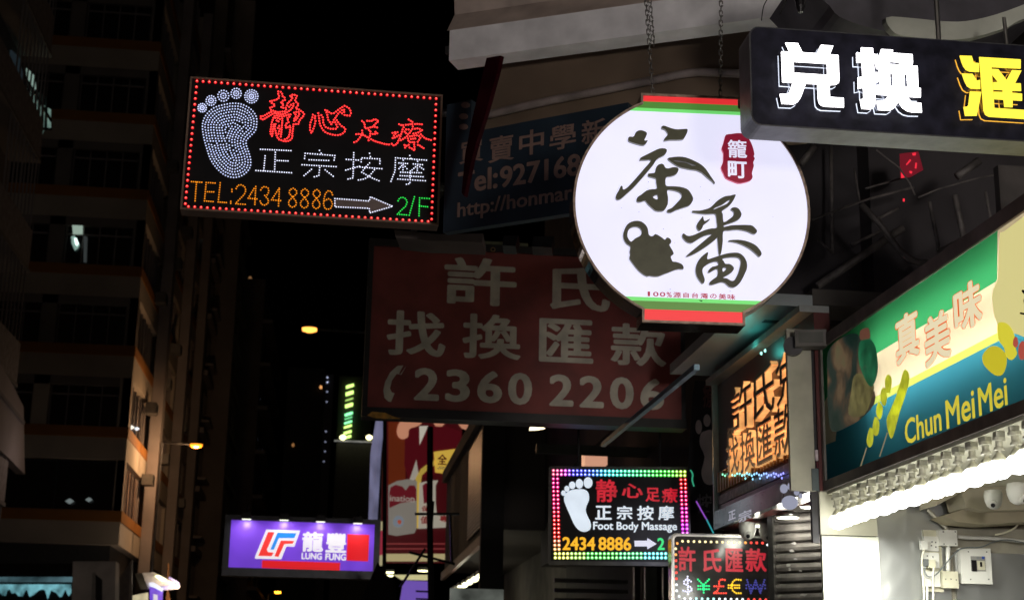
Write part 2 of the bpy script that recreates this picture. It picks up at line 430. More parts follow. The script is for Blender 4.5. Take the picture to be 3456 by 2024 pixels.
LIAO = '''1165,1195 1220,1240 1275,1220 1325,1170 1350,1105 1385,1045 1405,990 1430,915 1450,850 1470,785 1500,730 1480,680
1635,525 1690,560 1740,580 1725,640 1750,710 1740,780 1705,825 1670,885 1610,935 1580,980 1605,1025 1620,1080 1640,1145 1710,1155 1790,1140 1780,1200 1795,1260 1795,1320 1795,1385 1725,1330 1660,1300
1370,655 1425,680 1480,680 1550,670 1610,670 1670,655 1725,640 1790,650 1855,645 1925,650 2000,660
1190,895 1260,875 1325,875 1265,920 1225,970
1190,1035 1260,1020 1320,985 1370,950 1405,990
1560,800 1630,800
1740,780 1805,780 1870,770 1920,775 2010,820 1960,850 1900,885 1830,900 1765,915
1520,860 1560,900 1610,935
1350,1105 1425,1095 1480,1060 1535,1025 1580,980
1970,935 2015,980 2065,1025 2130,1060 2190,1075 2250,1090
1665,990 1725,980 1790,970 1860,965 1920,980 1970,935
1695,1060 1755,1055 1815,1050
1955,1030 1920,1085 1885,1140
1890,1225 1950,1250 2000,1285 2045,1315
1520,1230 1570,1255 1635,1225
1535,1300 1570,1255'''
for txt, cr, st in ((JING, C8, 53), (XIN, C8, 58), (ZU, C4, 66), (LIAO, C4, 66)):
    pts = []
    for l in txt.split('\n'): pts += resample(N(l), st)
    dots(f, r, crop(pts, *cr), RED, .0062, .004, 'character')
ROW = {'zheng': '775,710 1040,722|905,715 898,905|920,808 1015,812|815,768 803,895|735,895 1045,915',
 'zong': '1290,720 1305,745|1165,745 1425,765|1165,745 1160,790|1425,765 1418,805|1200,802 1370,808|1138,845 1435,862|1292,870 1285,940 1245,950|1220,885 1155,940|1340,890 1410,945',
 'an': '1590,740 1583,960 1540,970|1525,798 1630,805|1520,892 1640,858|1728,745 1735,775|1655,820 1655,785 1820,795 1818,835|1645,865 1835,880|1728,830 1690,870 1660,910 1720,945 1760,965 1810,985|1770,890 1725,945 1680,970 1630,978',
 'mo': '2080,765 2090,790|1955,785 2225,805|1955,785 1950,900 1915,990|1985,830 2060,835|2022,805 2020,890|2020,840 1985,880|2022,840 2055,880|2110,838 2190,845|2148,815 2145,895|2145,850 2100,890|2150,850 2200,885|2000,910 2180,915|1995,940 2195,950|1975,970 2215,985|2085,900 2080,1010 2050,1015'}
def strokes(t, st):
    pts = []
    for l in t.split('|'): pts += resample(N(l), st)
    return pts
for k in ROW: dots(f, r, crop(strokes(ROW[k], 21), *C2), WHT, .005, .004, 'character')
DG = {'2': '0,.78 .15,.96 .5,1 .85,.93 1,.72 .85,.5 .4,.25 0,0 1,0', '4': '.8,0 .8,1 0,.3 1,.3', '3': '0,.8 .2,.97 .5,1 .85,.92 .95,.75 .8,.57 .5,.52|.5,.52 .95,.3 .9,.1 .5,0 .15,.04 0,.2',
      '8': '.5,1 .12,.9 .08,.72 .5,.53 .92,.72 .88,.9 .5,1|.5,.53 .05,.3 .12,.08 .5,0 .88,.08 .95,.3 .5,.53', '6': '.95,.8 .8,.97 .45,1 .15,.85 0,.5 0,.25 .2,.03 .5,0 .85,.08 1,.3 .85,.5 .5,.58 .1,.45'}
def cell(ch, x0, x1, yt, yb, st=20, sh=-14):
    out = []
    for l in DG[ch].split('|'):
        out += resample([(x0+(x1-x0)*a+sh*(1-b)*.6+4, yb+(yt-yb)*b+(a-.5)*6) for a, b in N(l)], st)
    return out
dl = [('T', '172,992 262,998|215,998 203,1160'), ('E', '300,1000 378,1005|300,1000 285,1160|293,1080 365,1082|285,1160 360,1167'), ('L', '423,1003 405,1170|405,1170 475,1175'), (':', '525,1060 525,1080|515,1165 515,1182')]
for _, t in dl: dots(f, r, crop(strokes(t, 20), *C2), ORG, .005, .004, 'letter')
for ch, a, b, t, q in (('2', 560, 645, 1020, 1188), ('4', 668, 745, 1025, 1190), ('3', 775, 850, 1035, 1198), ('4', 873, 952, 1045, 1202), ('8', 1018, 1095, 1050, 1216), ('8', 1122, 1198, 1055, 1222), ('8', 1228, 1300, 1062, 1228), ('6', 1328, 1405, 1072, 1235)):
    dots(f, r, crop(cell(ch, a, b, t, q), *C2), ORG, .005, .004, 'digit')
arrow = N('1425,1140 1725,1162 1735,1125 1930,1208 1730,1265 1725,1225 1425,1212')
shape(f, r, arrow, mat('arrow_vinyl', (.16, .11, .10), .5), .003, .0045, 'arrow', C2)
dots(f, r, crop(resample(arrow, 21, True), *C2), WHT, .005, .005, 'arrow_leds')
dots(f, r, crop(cell('2', 1975, 2055, 1130, 1280), *C2), GRN, .005, .004, 'digit')
dots(f, r, crop(strokes('2120,1125 2075,1285', 20), *C2), GRN, .005, .004, 'character')
dots(f, r, crop(strokes('2165,1135 2160,1290|2165,1135 2250,1140|2165,1205 2235,1212', 20), *C2), GRN, .005, .004, 'letter')
# its bracket to the building, dark
MB().tube([(fa1-.3, fb0+.3, -.15), (fa1+2.2, fb0+.5, -.3)], .03).tube([(fa1-.3, fb1-.1, -.15), (fa1+2.2, fb1+.25, -.3)], .03).obj('bracket', DARKM, r)

# ================================================================ 2. money exchange box sign, upper right
f = Fr(2560, 260, 5.8, 0); r = f.root('exchange_sign', 'black box sign with raised glowing white and yellow exchange characters, upper right', 'shop sign')
q0 = f.L(2532, 260)[0]; qt = f.L(2700, 100)[1]; qb = f.L(2700, 432)[1]; q1 = f.L(3760, 300)[0]
blk = mat('painted_sign_metal', (.022, .022, .038), .33, .4, var=.5, scale=14, bump=.06)
MB().prism(rrect(q0, qb, q1, qt, .045), -.17, 0).obj('casing', mat('sign_side_metal', (.10, .10, .105), .4, .6, var=.35, scale=9, bump=.08), r)
MB().prism(rrect(q0+.006, qb+.006, q1-.006, qt-.006, .04), .0005, .003).obj('face', blk, r)
MB().tube([(q0+.9, qt-.02, -.08), (q0+.9, qt+.45, -.08)], .012).obj('hanger', STEEL, r)
WH = emit((1, .97, 1), 5); LTW = emit((.80, .86, 1), 1.5); YL = emit((1, .80, .06), 1.25); LTY = emit((1, .5, .05), 1.1)
chrome = mat('letter_side_metal', (.42, .42, .45), .25, .9, var=.2)
A5 = (2600, 130, .1897); A6 = (2860, 140, .1897); A7 = (3200, 170, .18299)
def raised(outs, cr, wm, sm_, h=.055):
    for o_, hs in outs:
        o_ = N(o_); hs = [N(q) for q in hs]
        fx = lambda p: [f.L(x, y, h) for x, y in crop(p, *cr)]
        L0 = fx(o_); cx = sum(p[0] for p in L0)/len(L0); cy = sum(p[1] for p in L0)/len(L0)
        ch = MB().prism(L0, .010, h-.004, [fx(q) for q in hs]).obj('character', chrome, r)
        MB().prism(L0, h-.0038, h, [fx(q) for q in hs]).obj('lit_face', wm, ch)
        off = []
        for i, p in enumerate(L0):   # light slit at the foot of the letter, a hair wider than the letter
            a_ = Vector(L0[i-1]); b_ = Vector(p); c_ = Vector(L0[(i+1) % len(L0)])
            d1 = (b_-a_).normalized(); d2 = (c_-b_).normalized(); nn = Vector((d1.y+d2.y, -(d1.x+d2.x)))
            ar = sum(L0[j][0]*L0[(j+1) % len(L0)][1]-L0[(j+1) % len(L0)][0]*L0[j][1] for j in range(len(L0)))
            nn = nn.normalized()*(.0012 if ar > 0 else -.0012) if nn.length > .01 else nn*0
            off.append((p[0]+nn.x, p[1]+nn.y))
        MB().prism(off, .0035, .0095, [fx(q) for q in hs]).obj('light_slit', sm_, ch)
raised([('268,78 490,88 570,250 830,268 900,118 1118,132 1058,288 1210,298 1228,740 1215,790 1160,822 1050,828 1060,1042 1305,1060 1308,1225 960,1210 900,1185 862,1140 850,1060 838,812 632,802 600,890 540,1050 490,1125 420,1168 205,1160 168,990 300,990 335,965 400,788 215,775 195,235 342,240', ['412,412 1010,450 1015,652 418,612'])], A5, WH, LTW)
raised([('245,110 455,122 458,225 545,235 548,395 470,395 480,548 545,552 550,715 490,755 500,1100 480,1160 420,1205 255,1195 225,1035 290,1025 282,820 190,842 185,648 270,625 258,378 165,375 160,205 247,210', []),
        ('605,140 810,152 805,205 1158,232 1165,390 1140,435 1248,440 1262,828 1305,835 1305,995 975,978 1080,1005 1140,1075 1315,1100 1325,1262 1150,1258 1060,1235 980,1180 910,1075 830,1185 760,1228 555,1218 520,1062 630,1060 690,1020 730,960 525,942 520,780 575,778 562,490 522,488 500,400 551,310', ['760,360 940,372 915,415 748,405', '755,568 803,570 815,795 768,792', '1008,588 1058,590 1075,812 1022,810'])], A6, WH, LTW)
raised([('215,100 435,105 475,230 570,238 572,400 400,392 330,360 285,300 250,220', []), ('255,430 450,435 530,560 590,545 595,712 420,705 350,660 300,560', []),
        ('405,758 612,768 580,960 530,1205 315,1208 285,1045 350,1040 375,1010', []), ('575,125 1340,170 1338,338 800,310 855,1065 1480,1105 1480,1270 760,1225 690,1190 655,1110', []),
        ('808,345 925,350 1080,550 1180,368 1355,375 1235,610 1340,610 1348,750 1180,745 1182,785 1365,800 1365,930 1190,920 1190,1050 1040,1045 1025,912 850,900 845,765 1010,770 1010,735 840,725 835,590 925,585 810,440', [])], A7, YL, LTY)

# ================================================================ 3. round tea shop light box hung on chains
f = Fr(2336, 695, 6.5, -3); r = f.root('round_tea_sign', 'round white light box with green tea calligraphy and a teapot, hung on chains', 'shop sign')
TC = (1880, 280, .60967)
rad = -f.L(1934, 695)[0]; tw = (f.L(1880+1043*.60967, 1095)[0]-f.L(1880+472*.60967, 1090)[0])/2; tcx = .0
ttop = f.L(2336, 322)[1]; tbot = f.L(2336, 1092)[1]
def hw(b):
    c_ = rad*rad-b*b; c_ = math.sqrt(c_) if c_ > 0 else 0
    return max(c_, tw)
def band(b0, b1, ins=0, n=24):
    bs = [b0+(b1-b0)*i/n for i in range(n+1)]
    return [(hw(b)-ins, b) for b in bs] + [(-hw(b)+ins, b) for b in bs[::-1]]
t0 = math.asin(min(1, tw/rad)); arcR = [(rad*math.sin(t), rad*math.cos(t)) for t in [t0+(math.pi-2*t0)*i/60 for i in range(61)]]
outl = [(tw, ttop)] + arcR + [(tw, tbot), (-tw, tbot)] + [(-x, y) for x, y in arcR[::-1]] + [(-tw, ttop)]
def inset(pl, d):
    out = []
    for i, p in enumerate(pl):
        a_ = Vector(pl[i-1]); b_ = Vector(p); c_ = Vector(pl[(i+1) % len(pl)]); d1 = (b_-a_).normalized(); d2 = (c_-b_).normalized()
        nn = Vector((d1.y+d2.y, -(d1.x+d2.x))); k = nn.length; nn = nn/k*(d*2/k if k > .3 else d)
        out.append((p[0]+nn.x, p[1]+nn.y))
    return out
mir = mat('mirror_steel', (.30, .29, .28), .12, 1., var=.35, scale=5, bump=.05)
MB().prism(outl, -.17, -.012, side=0).obj('casing', mir, r)
MB().prism(outl, -.0118, .004, [inset(outl, .011)]).obj('trim', RUST, r)
FACE = emit((.77, .76, .96), 1.0, (.3, .3, .3), .045, 2.6)
inn = inset(outl, .0113)
MB().prism(inn, -.0115, -.006).obj('face', FACE, r)
MB().prism(inn, -.180, -.175).obj('rear_face', FACE, r)  # unseen glowing back, added to light the board and wall behind
def bpx(y): return f.L(2336, 280+y*.60967)[1]
for (ya, yb, m_, nm) in ((60, 112, emit((.86, .035, .04), .85), 'red_band'), (112.3, 148, emit((.07, .22, .035), .9), 'dark_green_band'), (148.3, 166, emit((.16, .68, .16), .95), 'light_green_band'),
                         (1192, 1213, emit((.16, .68, .16), .95), 'light_green_band'), (1213.3, 1258, emit((.09, .22, .04), .9), 'dark_green_band'), (1258.3, 1345, emit((.86, .035, .04), .85), 'red_band')):
    b1 = min(bpx(ya), ttop-.0115); b0 = max(bpx(yb), tbot+.0115)
    MB().prism(band(b0, b1, .0116), -.0058, -.004).obj(nm, m_, r)
INK = mat('dark_green_acrylic', (.10, .10, .058), .5, var=.15, scale=20)
INKS = mat('acrylic_edge', (.34, .35, .30), .4)
CA = (2060, 400, .2303); CB = (2280, 640, .2439); CC = (2080, 720, .16260); CD = (2400, 430, .14225)
tea = [('262,310 265,280 290,265 325,270 350,255 365,215 395,185 440,172 490,182 530,205 535,235 515,280 498,315 515,325 548,318 530,355 505,380 460,390 330,355 270,330', []),
 ('750,120 780,105 830,120 910,148 990,160 1110,152 1132,165 1125,210 1090,275 1060,305 960,312 870,312 785,325 800,285 840,240 835,205 800,160 755,145', []),
 ('430,600 450,570 540,525 640,475 720,440 790,438 825,455 825,490 790,535 720,570 670,610 640,660 560,760 440,900 340,1010 240,1100 160,1170 110,1188 82,1170 85,1120 120,1060 150,995 168,985 180,1000 182,1030 200,1040 260,1000 380,870 500,730 600,610 520,605 435,610', []),
 ('840,585 900,568 980,560 1060,562 1150,585 1250,630 1330,675 1400,740 1460,830 1532,935 1520,950 1500,925 1420,860 1340,790 1260,755 1180,745 1080,725 1000,700 900,640', ['930,612 1000,620 1100,636 1200,668 1260,690 1200,692 1120,655 1040,642 950,628']),
 ('555,810 570,805 620,800 655,790 670,720 700,680 750,662 785,680 805,720 850,732 910,715 970,715 1000,740 985,790 945,825 880,845 815,860 808,960 830,990 900,992 1020,1000 1120,1030 1170,1080 1212,1160 1205,1210 1160,1270 1080,1300 960,1340 890,1375 840,1370 830,1350 850,1330 900,1310 980,1230 1040,1160 1045,1110 1000,1070 900,1045 830,1050 845,1150 840,1260 790,1340 740,1355 670,1350 620,1315 550,1250 510,1200 460,1215 400,1220 385,1190 400,1150 460,1110 530,1055 610,1035 685,1025 672,930 670,880 630,865 570,850 552,835', ['622,1145 690,1110 695,1185 650,1175'])]
for o_, h_ in tea: shape(f, r, N(o_), INK, -.002, .016, 'brush_stroke', CA, [N(q) for q in h_], 2, side=INKS)
fan = [('232,300 240,290 330,290 420,270 490,240 560,170 620,125 690,90 760,82 830,65 820,110 780,180 720,240 640,295 655,340 665,450 740,410 790,370 810,330 800,295 768,275 775,255 820,242 870,260 905,310 912,350 890,395 840,430 760,460 672,490 672,515 760,495 880,488 1040,490 1090,520 1128,565 1120,595 1090,612 1050,600 980,570 860,550 740,560 660,575 655,700 640,830 622,900 600,880 590,780 580,660 560,680 460,760 340,840 230,900 150,925 170,895 260,820 380,720 450,660 510,610 400,635 300,690 240,728 200,735 150,715 100,660 95,620 115,605 150,632 200,640 280,615 400,560 500,535 575,525 570,430 560,350 530,330 420,335 320,325 240,312', ['520,278 560,240 640,208 700,165 748,136 750,150 710,195 640,228 580,252']),
 ('292,490 320,440 360,390 380,365 388,400 400,432 430,425 475,402 470,420 420,460 385,490 370,530 345,560 320,562 298,530', []),
 ('735,712 750,698 860,692 960,705 1060,740 1130,785 1185,860 1188,900 1160,925 1130,900 1050,830 960,775 860,735 780,718', []),
 ('280,1120 290,1040 330,960 390,900 440,865 452,880 440,930 445,962 520,940 618,908 720,880 820,870 890,880 950,930 985,1000 990,1080 960,1160 910,1260 860,1320 800,1350 740,1335 690,1290 640,1275 580,1290 500,1315 468,1300 480,1270 530,1230 580,1190 585,1095 530,1110 480,1140 452,1140 460,1110 510,1065 590,1045 580,990 490,1005 420,1045 380,1085 372,1130 385,1180 405,1240 395,1285 370,1295 330,1250 295,1190', ['645,955 720,935 820,930 880,945 905,990 895,1060 870,1150 830,1230 800,1260 760,1255 710,1225 650,1218 700,1190 780,1140 810,1085 780,1045 740,1025 690,1025 665,985', '650,1085 690,1070 705,1090 680,1120 655,1135'])]
for o_, h_ in fan: shape(f, r, N(o_), INK, -.002, .016, 'brush_stroke', CB, [N(q) for q in h_], 2, side=INKS)
shape(f, r, N('145,450 165,350 220,240 310,175 430,153 530,175 610,240 655,320 670,420 700,465 760,472 810,427 900,470 960,510 1010,548 1040,510 1070,500 1120,530 1142,580 1130,620 1098,645 1150,740 1193,835 1130,885 1150,960 1175,1000 1240,1005 1330,1035 1385,1080 1395,1150 1300,1150 1200,1175 1090,1220 980,1260 880,1300 780,1305 690,1290 640,1300 560,1260 460,1180 370,1070 290,960 275,910 290,850 280,780 295,680 220,630 165,550'), INK, -.002, .016, 'teapot_emblem', CC, [N('230,440 250,350 310,290 410,270 490,300 530,370 520,430 480,475 390,520 310,588 260,540 235,490')], 2, side=INKS)
seal = shape(f, r, N('355,175 490,155 620,138 760,150 860,220 920,310 965,400 1005,520 1028,640 1010,690 1038,740 1000,830 1015,910 985,1020 970,1100 985,1180 930,1260 760,1310 640,1320 500,1270 350,1200 300,1100 250,1000 240,930 285,820 290,700 290,600 250,500 290,380 320,260'), emit((.27, .012, .035), .8), -.002, .014, 'seal', CD, (), 2, side=emit((.6, .08, .16), .7))
put(f, r, '籠', (395, 300, 850, 720), FACE, .0142, .0155, .018, 'character', cr=CD)
put(f, r, '町', (400, 805, 850, 1205), FACE, .0142, .0155, .03, 'character', cr=CD)
CE = (2150, 960, .14683); RT = emit((.42, .02, .05), .75)
for ch, b in zip('100%源自台灣の美味', ((245,160,300,265),(370,168,495,270),(525,172,650,275),(680,172,800,288),(830,172,1010,300),(1065,182,1190,300),(1258,186,1412,308),(1455,195,1635,322),(1680,215,1830,318),(1875,208,2050,340),(2082,222,2262,345))):
    put(f, r, ch, b, RT, -.0055, -.0035, .012, 'character', cr=CE)
shape(f, r, N('1420,350 1450,358 1480,362 1510,370 1490,388 1455,375'), BLACK, -.003, 0, 'scuff', CE)
# chains: real links
ln = MB()
def link_mesh():
    mb = MB(); pts = []
    for k in range(17):
        t = 2*math.pi*k/16; pts.append((.0085*math.cos(t), 0, .009*math.sin(t)+(.008 if math.sin(t) > 0 else -.008 if math.sin(t) < 0 else 0)))
    mb.tube(pts, .0028, 6, cap=False); return mb
cm = mat('chain_steel', (.16, .15, .14), .45, .8, var=.4, scale=40)
for (xa, ya, xb, yb, lab, dbl) in ((2203, 314, 2176, -60, 'chain of dark steel links holding the round sign, left one of two', 1), (2431, 322, 2434, -60, 'chain of dark steel links holding the round sign, right one of two', 0)):
    p0 = f.O + f.u*f.L(xa, ya, -.08)[0] + f.v*f.L(xa, ya, -.08)[1] - f.n*.08
    p1 = f.O + f.u*f.L(xb, yb, -.08)[0] + f.v*f.L(xb, yb, -.08)[1] - f.n*.08
    t = thing('chain', lab, 'chain', p0, 0, 'chains holding the round tea sign')
    first = None
    for sx in ((0,), (0, 1))[dbl]:
        d = p1-p0; n_ = int(d.length/.0255)
        for k in range(n_):
            q = d*(k+.5)/n_
            if sx: 
                if k < n_*.42: continue
                q = q + Vector((.022 if k % 2 else .026, .01, 0))
            if first is None: first = link_mesh().obj('chain_link', cm, t, smooth=True); o = first
            else: o = clone(first, t)
            o.location = q; o.rotation_euler = (random.uniform(-.12, .12), math.atan2(d.x, d.z)+random.uniform(-.1, .1), (R_(80) if (k+sx) % 2 else R_(10)) + random.uniform(-.2, .2))

# ================================================================ 4. big unlit red banner board
f = Fr(1276, 834, 14.0, .5); r = f.root('red_money_changer_sign', 'large unlit dark red board with grey characters and a phone number, behind the round sign', 'shop sign')
CF = (1200, 780, .4878)
a0, b1 = f.L(1263, 826); a1, b0 = f.L(2300, 1395); b1 = f.L(1300, 832)[1]; b0 = f.L(1300, 1376)[1]
MB().box((a0-.05, b0-.09, -.22), (a1+.05, b1+.07, -.03)).obj('casing', DARKM, r)
MB().box((a0, b0, -.028), (a1, b1, .0)).obj('face', mat('faded_red_vinyl', (.24, .045, .038), .55, var=.3, scale=2.4), r)
for q in (((a0-.05, b0-.09, -.028), (a1+.05, b0-.001, .03)), ((a0-.05, b1+.001, -.028), (a1+.05, b1+.07, .03)), ((a0-.05, b0, -.028), (a0-.001, b1, .03))):
    MB().box(*q).obj('frame', mat('black_trim', (.03, .028, .028), .4, .5), r)
GL = mat('faded_white_vinyl', (.66, .62, .52), .6, var=.22, scale=5)
for ch, b in (('許', (612, 185, 1115, 512)), ('氏', (1345, 238, 1762, 550)), ('找', (215, 552, 625, 862)), ('換', (740, 575, 1145, 885)), ('匯', (1270, 608, 1645, 908)), ('款', (1765, 640, 2150, 930))):
    put(f, r, ch, b, GL, .001, .006, .030, 'character', cr=CF)
for ch, b in (('2', (405,945,580,1170)), ('3', (622,955,792,1180)), ('6', (842,965,1015,1188)), ('0', (1055,978,1222,1200)), ('2', (1340,990,1508,1210)), ('2', (1548,1000,1718,1220)), ('0', (1760,1008,1925,1230)), ('6', (1970,1018,2135,1235))):
    put(f, r, ch, b, GL, .001, .006, .040, 'digit', cr=CF)
shape(f, r, N('350,930 318,990 300,985 330,928 290,930 240,975 205,1040 192,1100 200,1150 225,1175 245,1180 270,1120 250,1112 238,1085 252,1030 285,985 310,990'), GL, .001, .006, 'telephone_icon', CF)
MB().tube([(a0+.3, b1+.07, -.1), (a0+.9, b1+1.0, -.1)], .025).obj('hanger', DARKM, r); MB().tube([(a1-1.0, b1+.07, -.1), (a1-.4, b1+1.2, -.1)], .025).obj('hanger', DARKM, r)
# torn strip and wire ring on its top edge
t1 = MB().box((f.L(1600, 838)[0], b1+.071, -.05), (f.L(1780, 850)[0], b1+.10, .04)).obj('top_rail', mat('mossy_metal', (.16, .17, .10), .5, .3), r)
mb = MB(); x, y = f.L(1664, 842, .05); mb.tube([(x+.02*math.cos(t/8*math.pi), y+.02*math.sin(t/8*math.pi), .05) for t in range(17)], .004, 5, cap=False)
mb.obj('wire_ring', mat('brass', (.7, .45, .2), .3, .9), r)
# yellow bird-like corner fitting under the left end
f2 = f
shape(f, r, N('1240,1400 1256,1388 1300,1392 1330,1405 1352,1412 1300,1412 1260,1408'), mat('yellow_bracket', (.6, .3, .04), .5, var=.4, scale=20), .031, .06, 'corner_bracket')

# small scuffs on the round sign and panel joints on the red board
f = Fr(2336, 695, 6.5, -3); r = [o for o in bpy.data.objects if o.name == 'round_tea_sign'][0]
sc = mat('scuff_dirt', (.10, .09, .09), .8)
for i in range(34):
    x = random.choice((random.gauss(2200, 60), random.gauss(2470, 60), random.gauss(2360, 120))); y = random.choice((random.gauss(770, 40), random.gauss(640, 40), random.gauss(980, 18)))
    a, b = f.L(x, y, -.0055); w_ = random.uniform(.0012, .003)
    MB().prism([(a+w_*math.cos(t)*random.uniform(.4, 1.2), b+w_*.8*math.sin(t)*random.uniform(.4, 1.2)) for t in [k*math.pi/3 for k in range(6)]], -.0059, -.0055).obj('scuff', sc, r)

# ================================================================ 5. purple pharmacy banner
f = Fr(781, 1756, 30, 1.5); r = f.root('purple_sign', 'purple light box with a red and blue logo and white characters, four lamps above', 'shop sign')
CG = (740, 1700, .22222)
a0, b1 = f.L(781, 1756); a1, b0 = f.L(1258, 1929); b1 = f.L(1020, 1761)[1]; b0 = f.L(1020, 1920)[1]
MB().box((a0-.12, b0-.16, -.35), (a1+.12, b1+.1, -.02)).obj('casing', DARKM, r)
MB().box((a0, b0, -.018), (a1, b1, .0)).obj('face', emit((.15, .045, .62), .75, (.25, .09, .6), .35, 1.1), r)
for q in (((a0-.12, b0-.16, -.0195), (a1+.12, b0-.001, .05)), ((a0-.12, b1+.001, -.0195), (a1+.12, b1+.1, .02)), ((a0-.12, b0, -.0195), (a0-.001, b1, .05)), ((a1+.001, b0, -.0195), (a1+.12, b1, .05))):
    MB().box(*q).obj('frame', mat('wet_grey_frame', (.10, .10, .11), .35, .6), r)
LW = emit((.86, .82, .85), .95); LR = emit((.9, .04, .03), .85, (.8, .05, .05)); LB = emit((.02, .27, .85), .85); RR = emit((.75, .008, .015), .8, (.8, .03, .03))
shape(f, r, N('715,385 1230,400 1140,645 1020,640 940,835 540,825 545,795'), LW, .001, .008, 'logo_plate', CG)
shape(f, r, N('740,420 840,425 725,690 740,725 830,735 795,790 590,785'), LR, .0085, .012, 'logo_letter', CG)
shape(f, r, N('885,430 1175,440 1140,515 905,515 830,690 775,690'), LB, .0085, .012, 'logo_bar', CG)
shape(f, r, N('935,550 1140,555 1115,600 990,605 900,800 835,790'), LR, .0085, .012, 'logo_letter', CG)
put(f, r, '龍', (1258, 418, 1582, 722), LW, .001, .01, .040, 'character', cr=CG)
put(f, r, '豐', (1618, 438, 1932, 735), LW, .001, .01, .040, 'character', cr=CG)
line(f, r, 'LUNG', (1250, 738, 1560, 838), LW, .035, .008, CG)
line(f, r, 'FUNG', (1612, 748, 1925, 852), LW, .035, .008, CG)
shape(f, r, N('1947,455 2280,465 2262,868 1932,855'), RR, .001, .006, 'red_square', CG)
shape(f, r, N('652,850 1838,888 1830,1010 645,965'), RR, .001, .006, 'red_strip', CG)
for x, y, lab in ((415, 225, 'first'), (985, 240, 'second'), (1540, 265, 'third'), (2105, 290, 'last')):
    xx, yy = crop([(x, y)], *CG)[0]; a, b = f.L(xx, yy, .35)
    lt = thing('sign_lamp', f'{lab} of the four black lamps over the purple sign from the left', 'lamp', f.O+f.u*a+f.v*b+f.n*.35, R_(1.5), 'lamps over the purple sign')
    MB().box((-.1, -.06, .0), (.1, .12, .06)).box((-.08, -.03, .06), (.08, .09, .13)).obj('housing', DARKM, lt)
    MB().tube([(0, .05, .12), (0, .2, .3), (0, .5, .1)], .012, 5).obj('arm', DARKM, lt)
    MB().box((-.085, -.04, -.006), (.085, .10, -.001)).obj('lens', emit((.95, 1, .7), 1.6), lt)
    l = lamp('light', (0, .1, -.03), 5, (.9, .88, 1), .05, lt, 'SPOT', 150, (R_(38), 0, 0))

# ================================================================ 6. foot body massage light box
f = Fr(1850, 1570, 15, -12); r = f.root('massage_sign', 'black light box with a white footprint and rainbow LED border above the currency sign', 'LED sign')
CH = (1800, 1500, .35714)
a0 = f.L(1850, 1740)[0]; a1 = f.L(2330, 1740)[0]; b1 = f.L(2090, 1573)[1]; b0 = f.L(2090, 1907)[1]
MB().prism(rrect(a0, b0, a1, b1, .03), -.22, -.004).obj('casing', mirror_case := mat('clear_box_edge', (.20, .20, .19), .15, .7, var=.3), r)
ia0 = f.L(1861, 1740)[0]; ib0 = f.L(2090, 1893)[1]
MB().box((ia0, ib0, -.0035), (a1-.03, b1-.03, .0)).obj('panel', mat('black_glossy_face', (.02, .02, .022), .15), r)
def hue(t):
    import colorsys; return colorsys.hsv_to_rgb(t % 1, 1, 1)
def ledcol(h, sat=.75, st=2.2):
    c = hue(h); return emit(tuple(round(sat*q*q+(1-sat), 3) for q in c), st)
bl = []
HT = [.93, .91, .88, .84, .76, .70, .66, .64, .62, .61, .59, .57, .54, .52, .50, .49, .48, .47, .46, .45, .44, .43, .42, .41, .40, .38, .36, .34, .32, .30, .27, .24, .21, .20]
for i in range(34):
    for j in range(2): bl.append((190+i*37.6, 243+j*36+i*.33, HT[i], .55))
for i in range(18):
    h = .91 if i < 3 else .93 if i < 8 else .96 if i < 10 else .99 if i < 13 else .02+.0*i if i < 15 else .07+.02*(i-15)
    for j in range(2): bl.append((190+j*39+i*.85, 321+i*39.1, h, .75 if i < 15 else .5))
for i in range(20):
    h = 1.0 if i < 1 else .98 if i < 3 else .93 if i < 7 else .88 if i < 11 else .83
    for j in range(2): bl.append((1395+j*40+i*1.4, 330+i*38.6, h, .8))
for i in range(32):
    h = .17 if i < 4 else .22 if i < 8 else .33 if i < 16 else .42 if i < 22 else .5
    for j in range(2): bl.append((208+i*38.6, 1027+j*39, h, .45))
for x, y, h, s_ in bl:
    X, Y = crop([(x, y)], *CH)[0]; bulb(f, r, X, Y, ledcol(h, min(1, s_+.35), 1.1), .0165, .001, core=ledcol(h, s_*.55, 2.6))
GF = emit((.74, .83, .93), .9, None, .12, 5)
shape(f, r, N('290,520 300,470 350,430 430,418 490,425 522,460 525,520 505,570 495,620 515,680 540,730 543,780 520,810 470,820 420,795 380,740 345,660 310,580'), GF, .001, .006, 'footprint_sole', CH, (), 3)
for x, y, rx, ry in ((285, 455, 22, 25), (317, 415, 24, 28), (367, 382, 30, 35), (435, 367, 35, 45), (517, 357, 42, 52)):
    shape(f, r, [(x+rx*math.cos(t/10*math.pi), y+ry*math.sin(t/10*math.pi)) for t in range(20)], GF, .001, .006, 'footprint_toe', CH)
DR = emit((.62, .012, .03), .75, (.5, .02, .03), .3, 9)
for ch, b, it in (('静', (590,325,795,540), .02), ('心', (835,365,1035,500), .01), ('足', (1060,405,1195,535), .01), ('療', (1215,405,1365,545), .01)):
    put(f, r, ch, b, DR, .001, .004, .028, 'character', cr=CH)
for ch, b in (('正', (585,575,740,705)), ('宗', (788,575,935,705)), ('按', (980,575,1137,710)), ('摩', (1180,575,1330,710))):
    put(f, r, ch, b, emit((.78, .86, .95), .9), .001, .004, .028, 'character', cr=CH)
line(f, r, 'Foot Body Massage', (565, 728, 1358, 826), emit((.78, .86, .95), .9), .028, .004, CH)
YO = emit((1, .50, .02), .95)
line(f, r, '2434', (275, 870, 585, 995), YO, .032, .004, CH, 'digit'); line(f, r, '8886', (615, 870, 925, 997), YO, .032, .004, CH, 'digit')
shape(f, r, N('955,905 1075,905 1078,880 1165,935 1078,985 1075,958 958,958'), emit((.78, .78, .95), .9), .001, .004, 'arrow', CH)
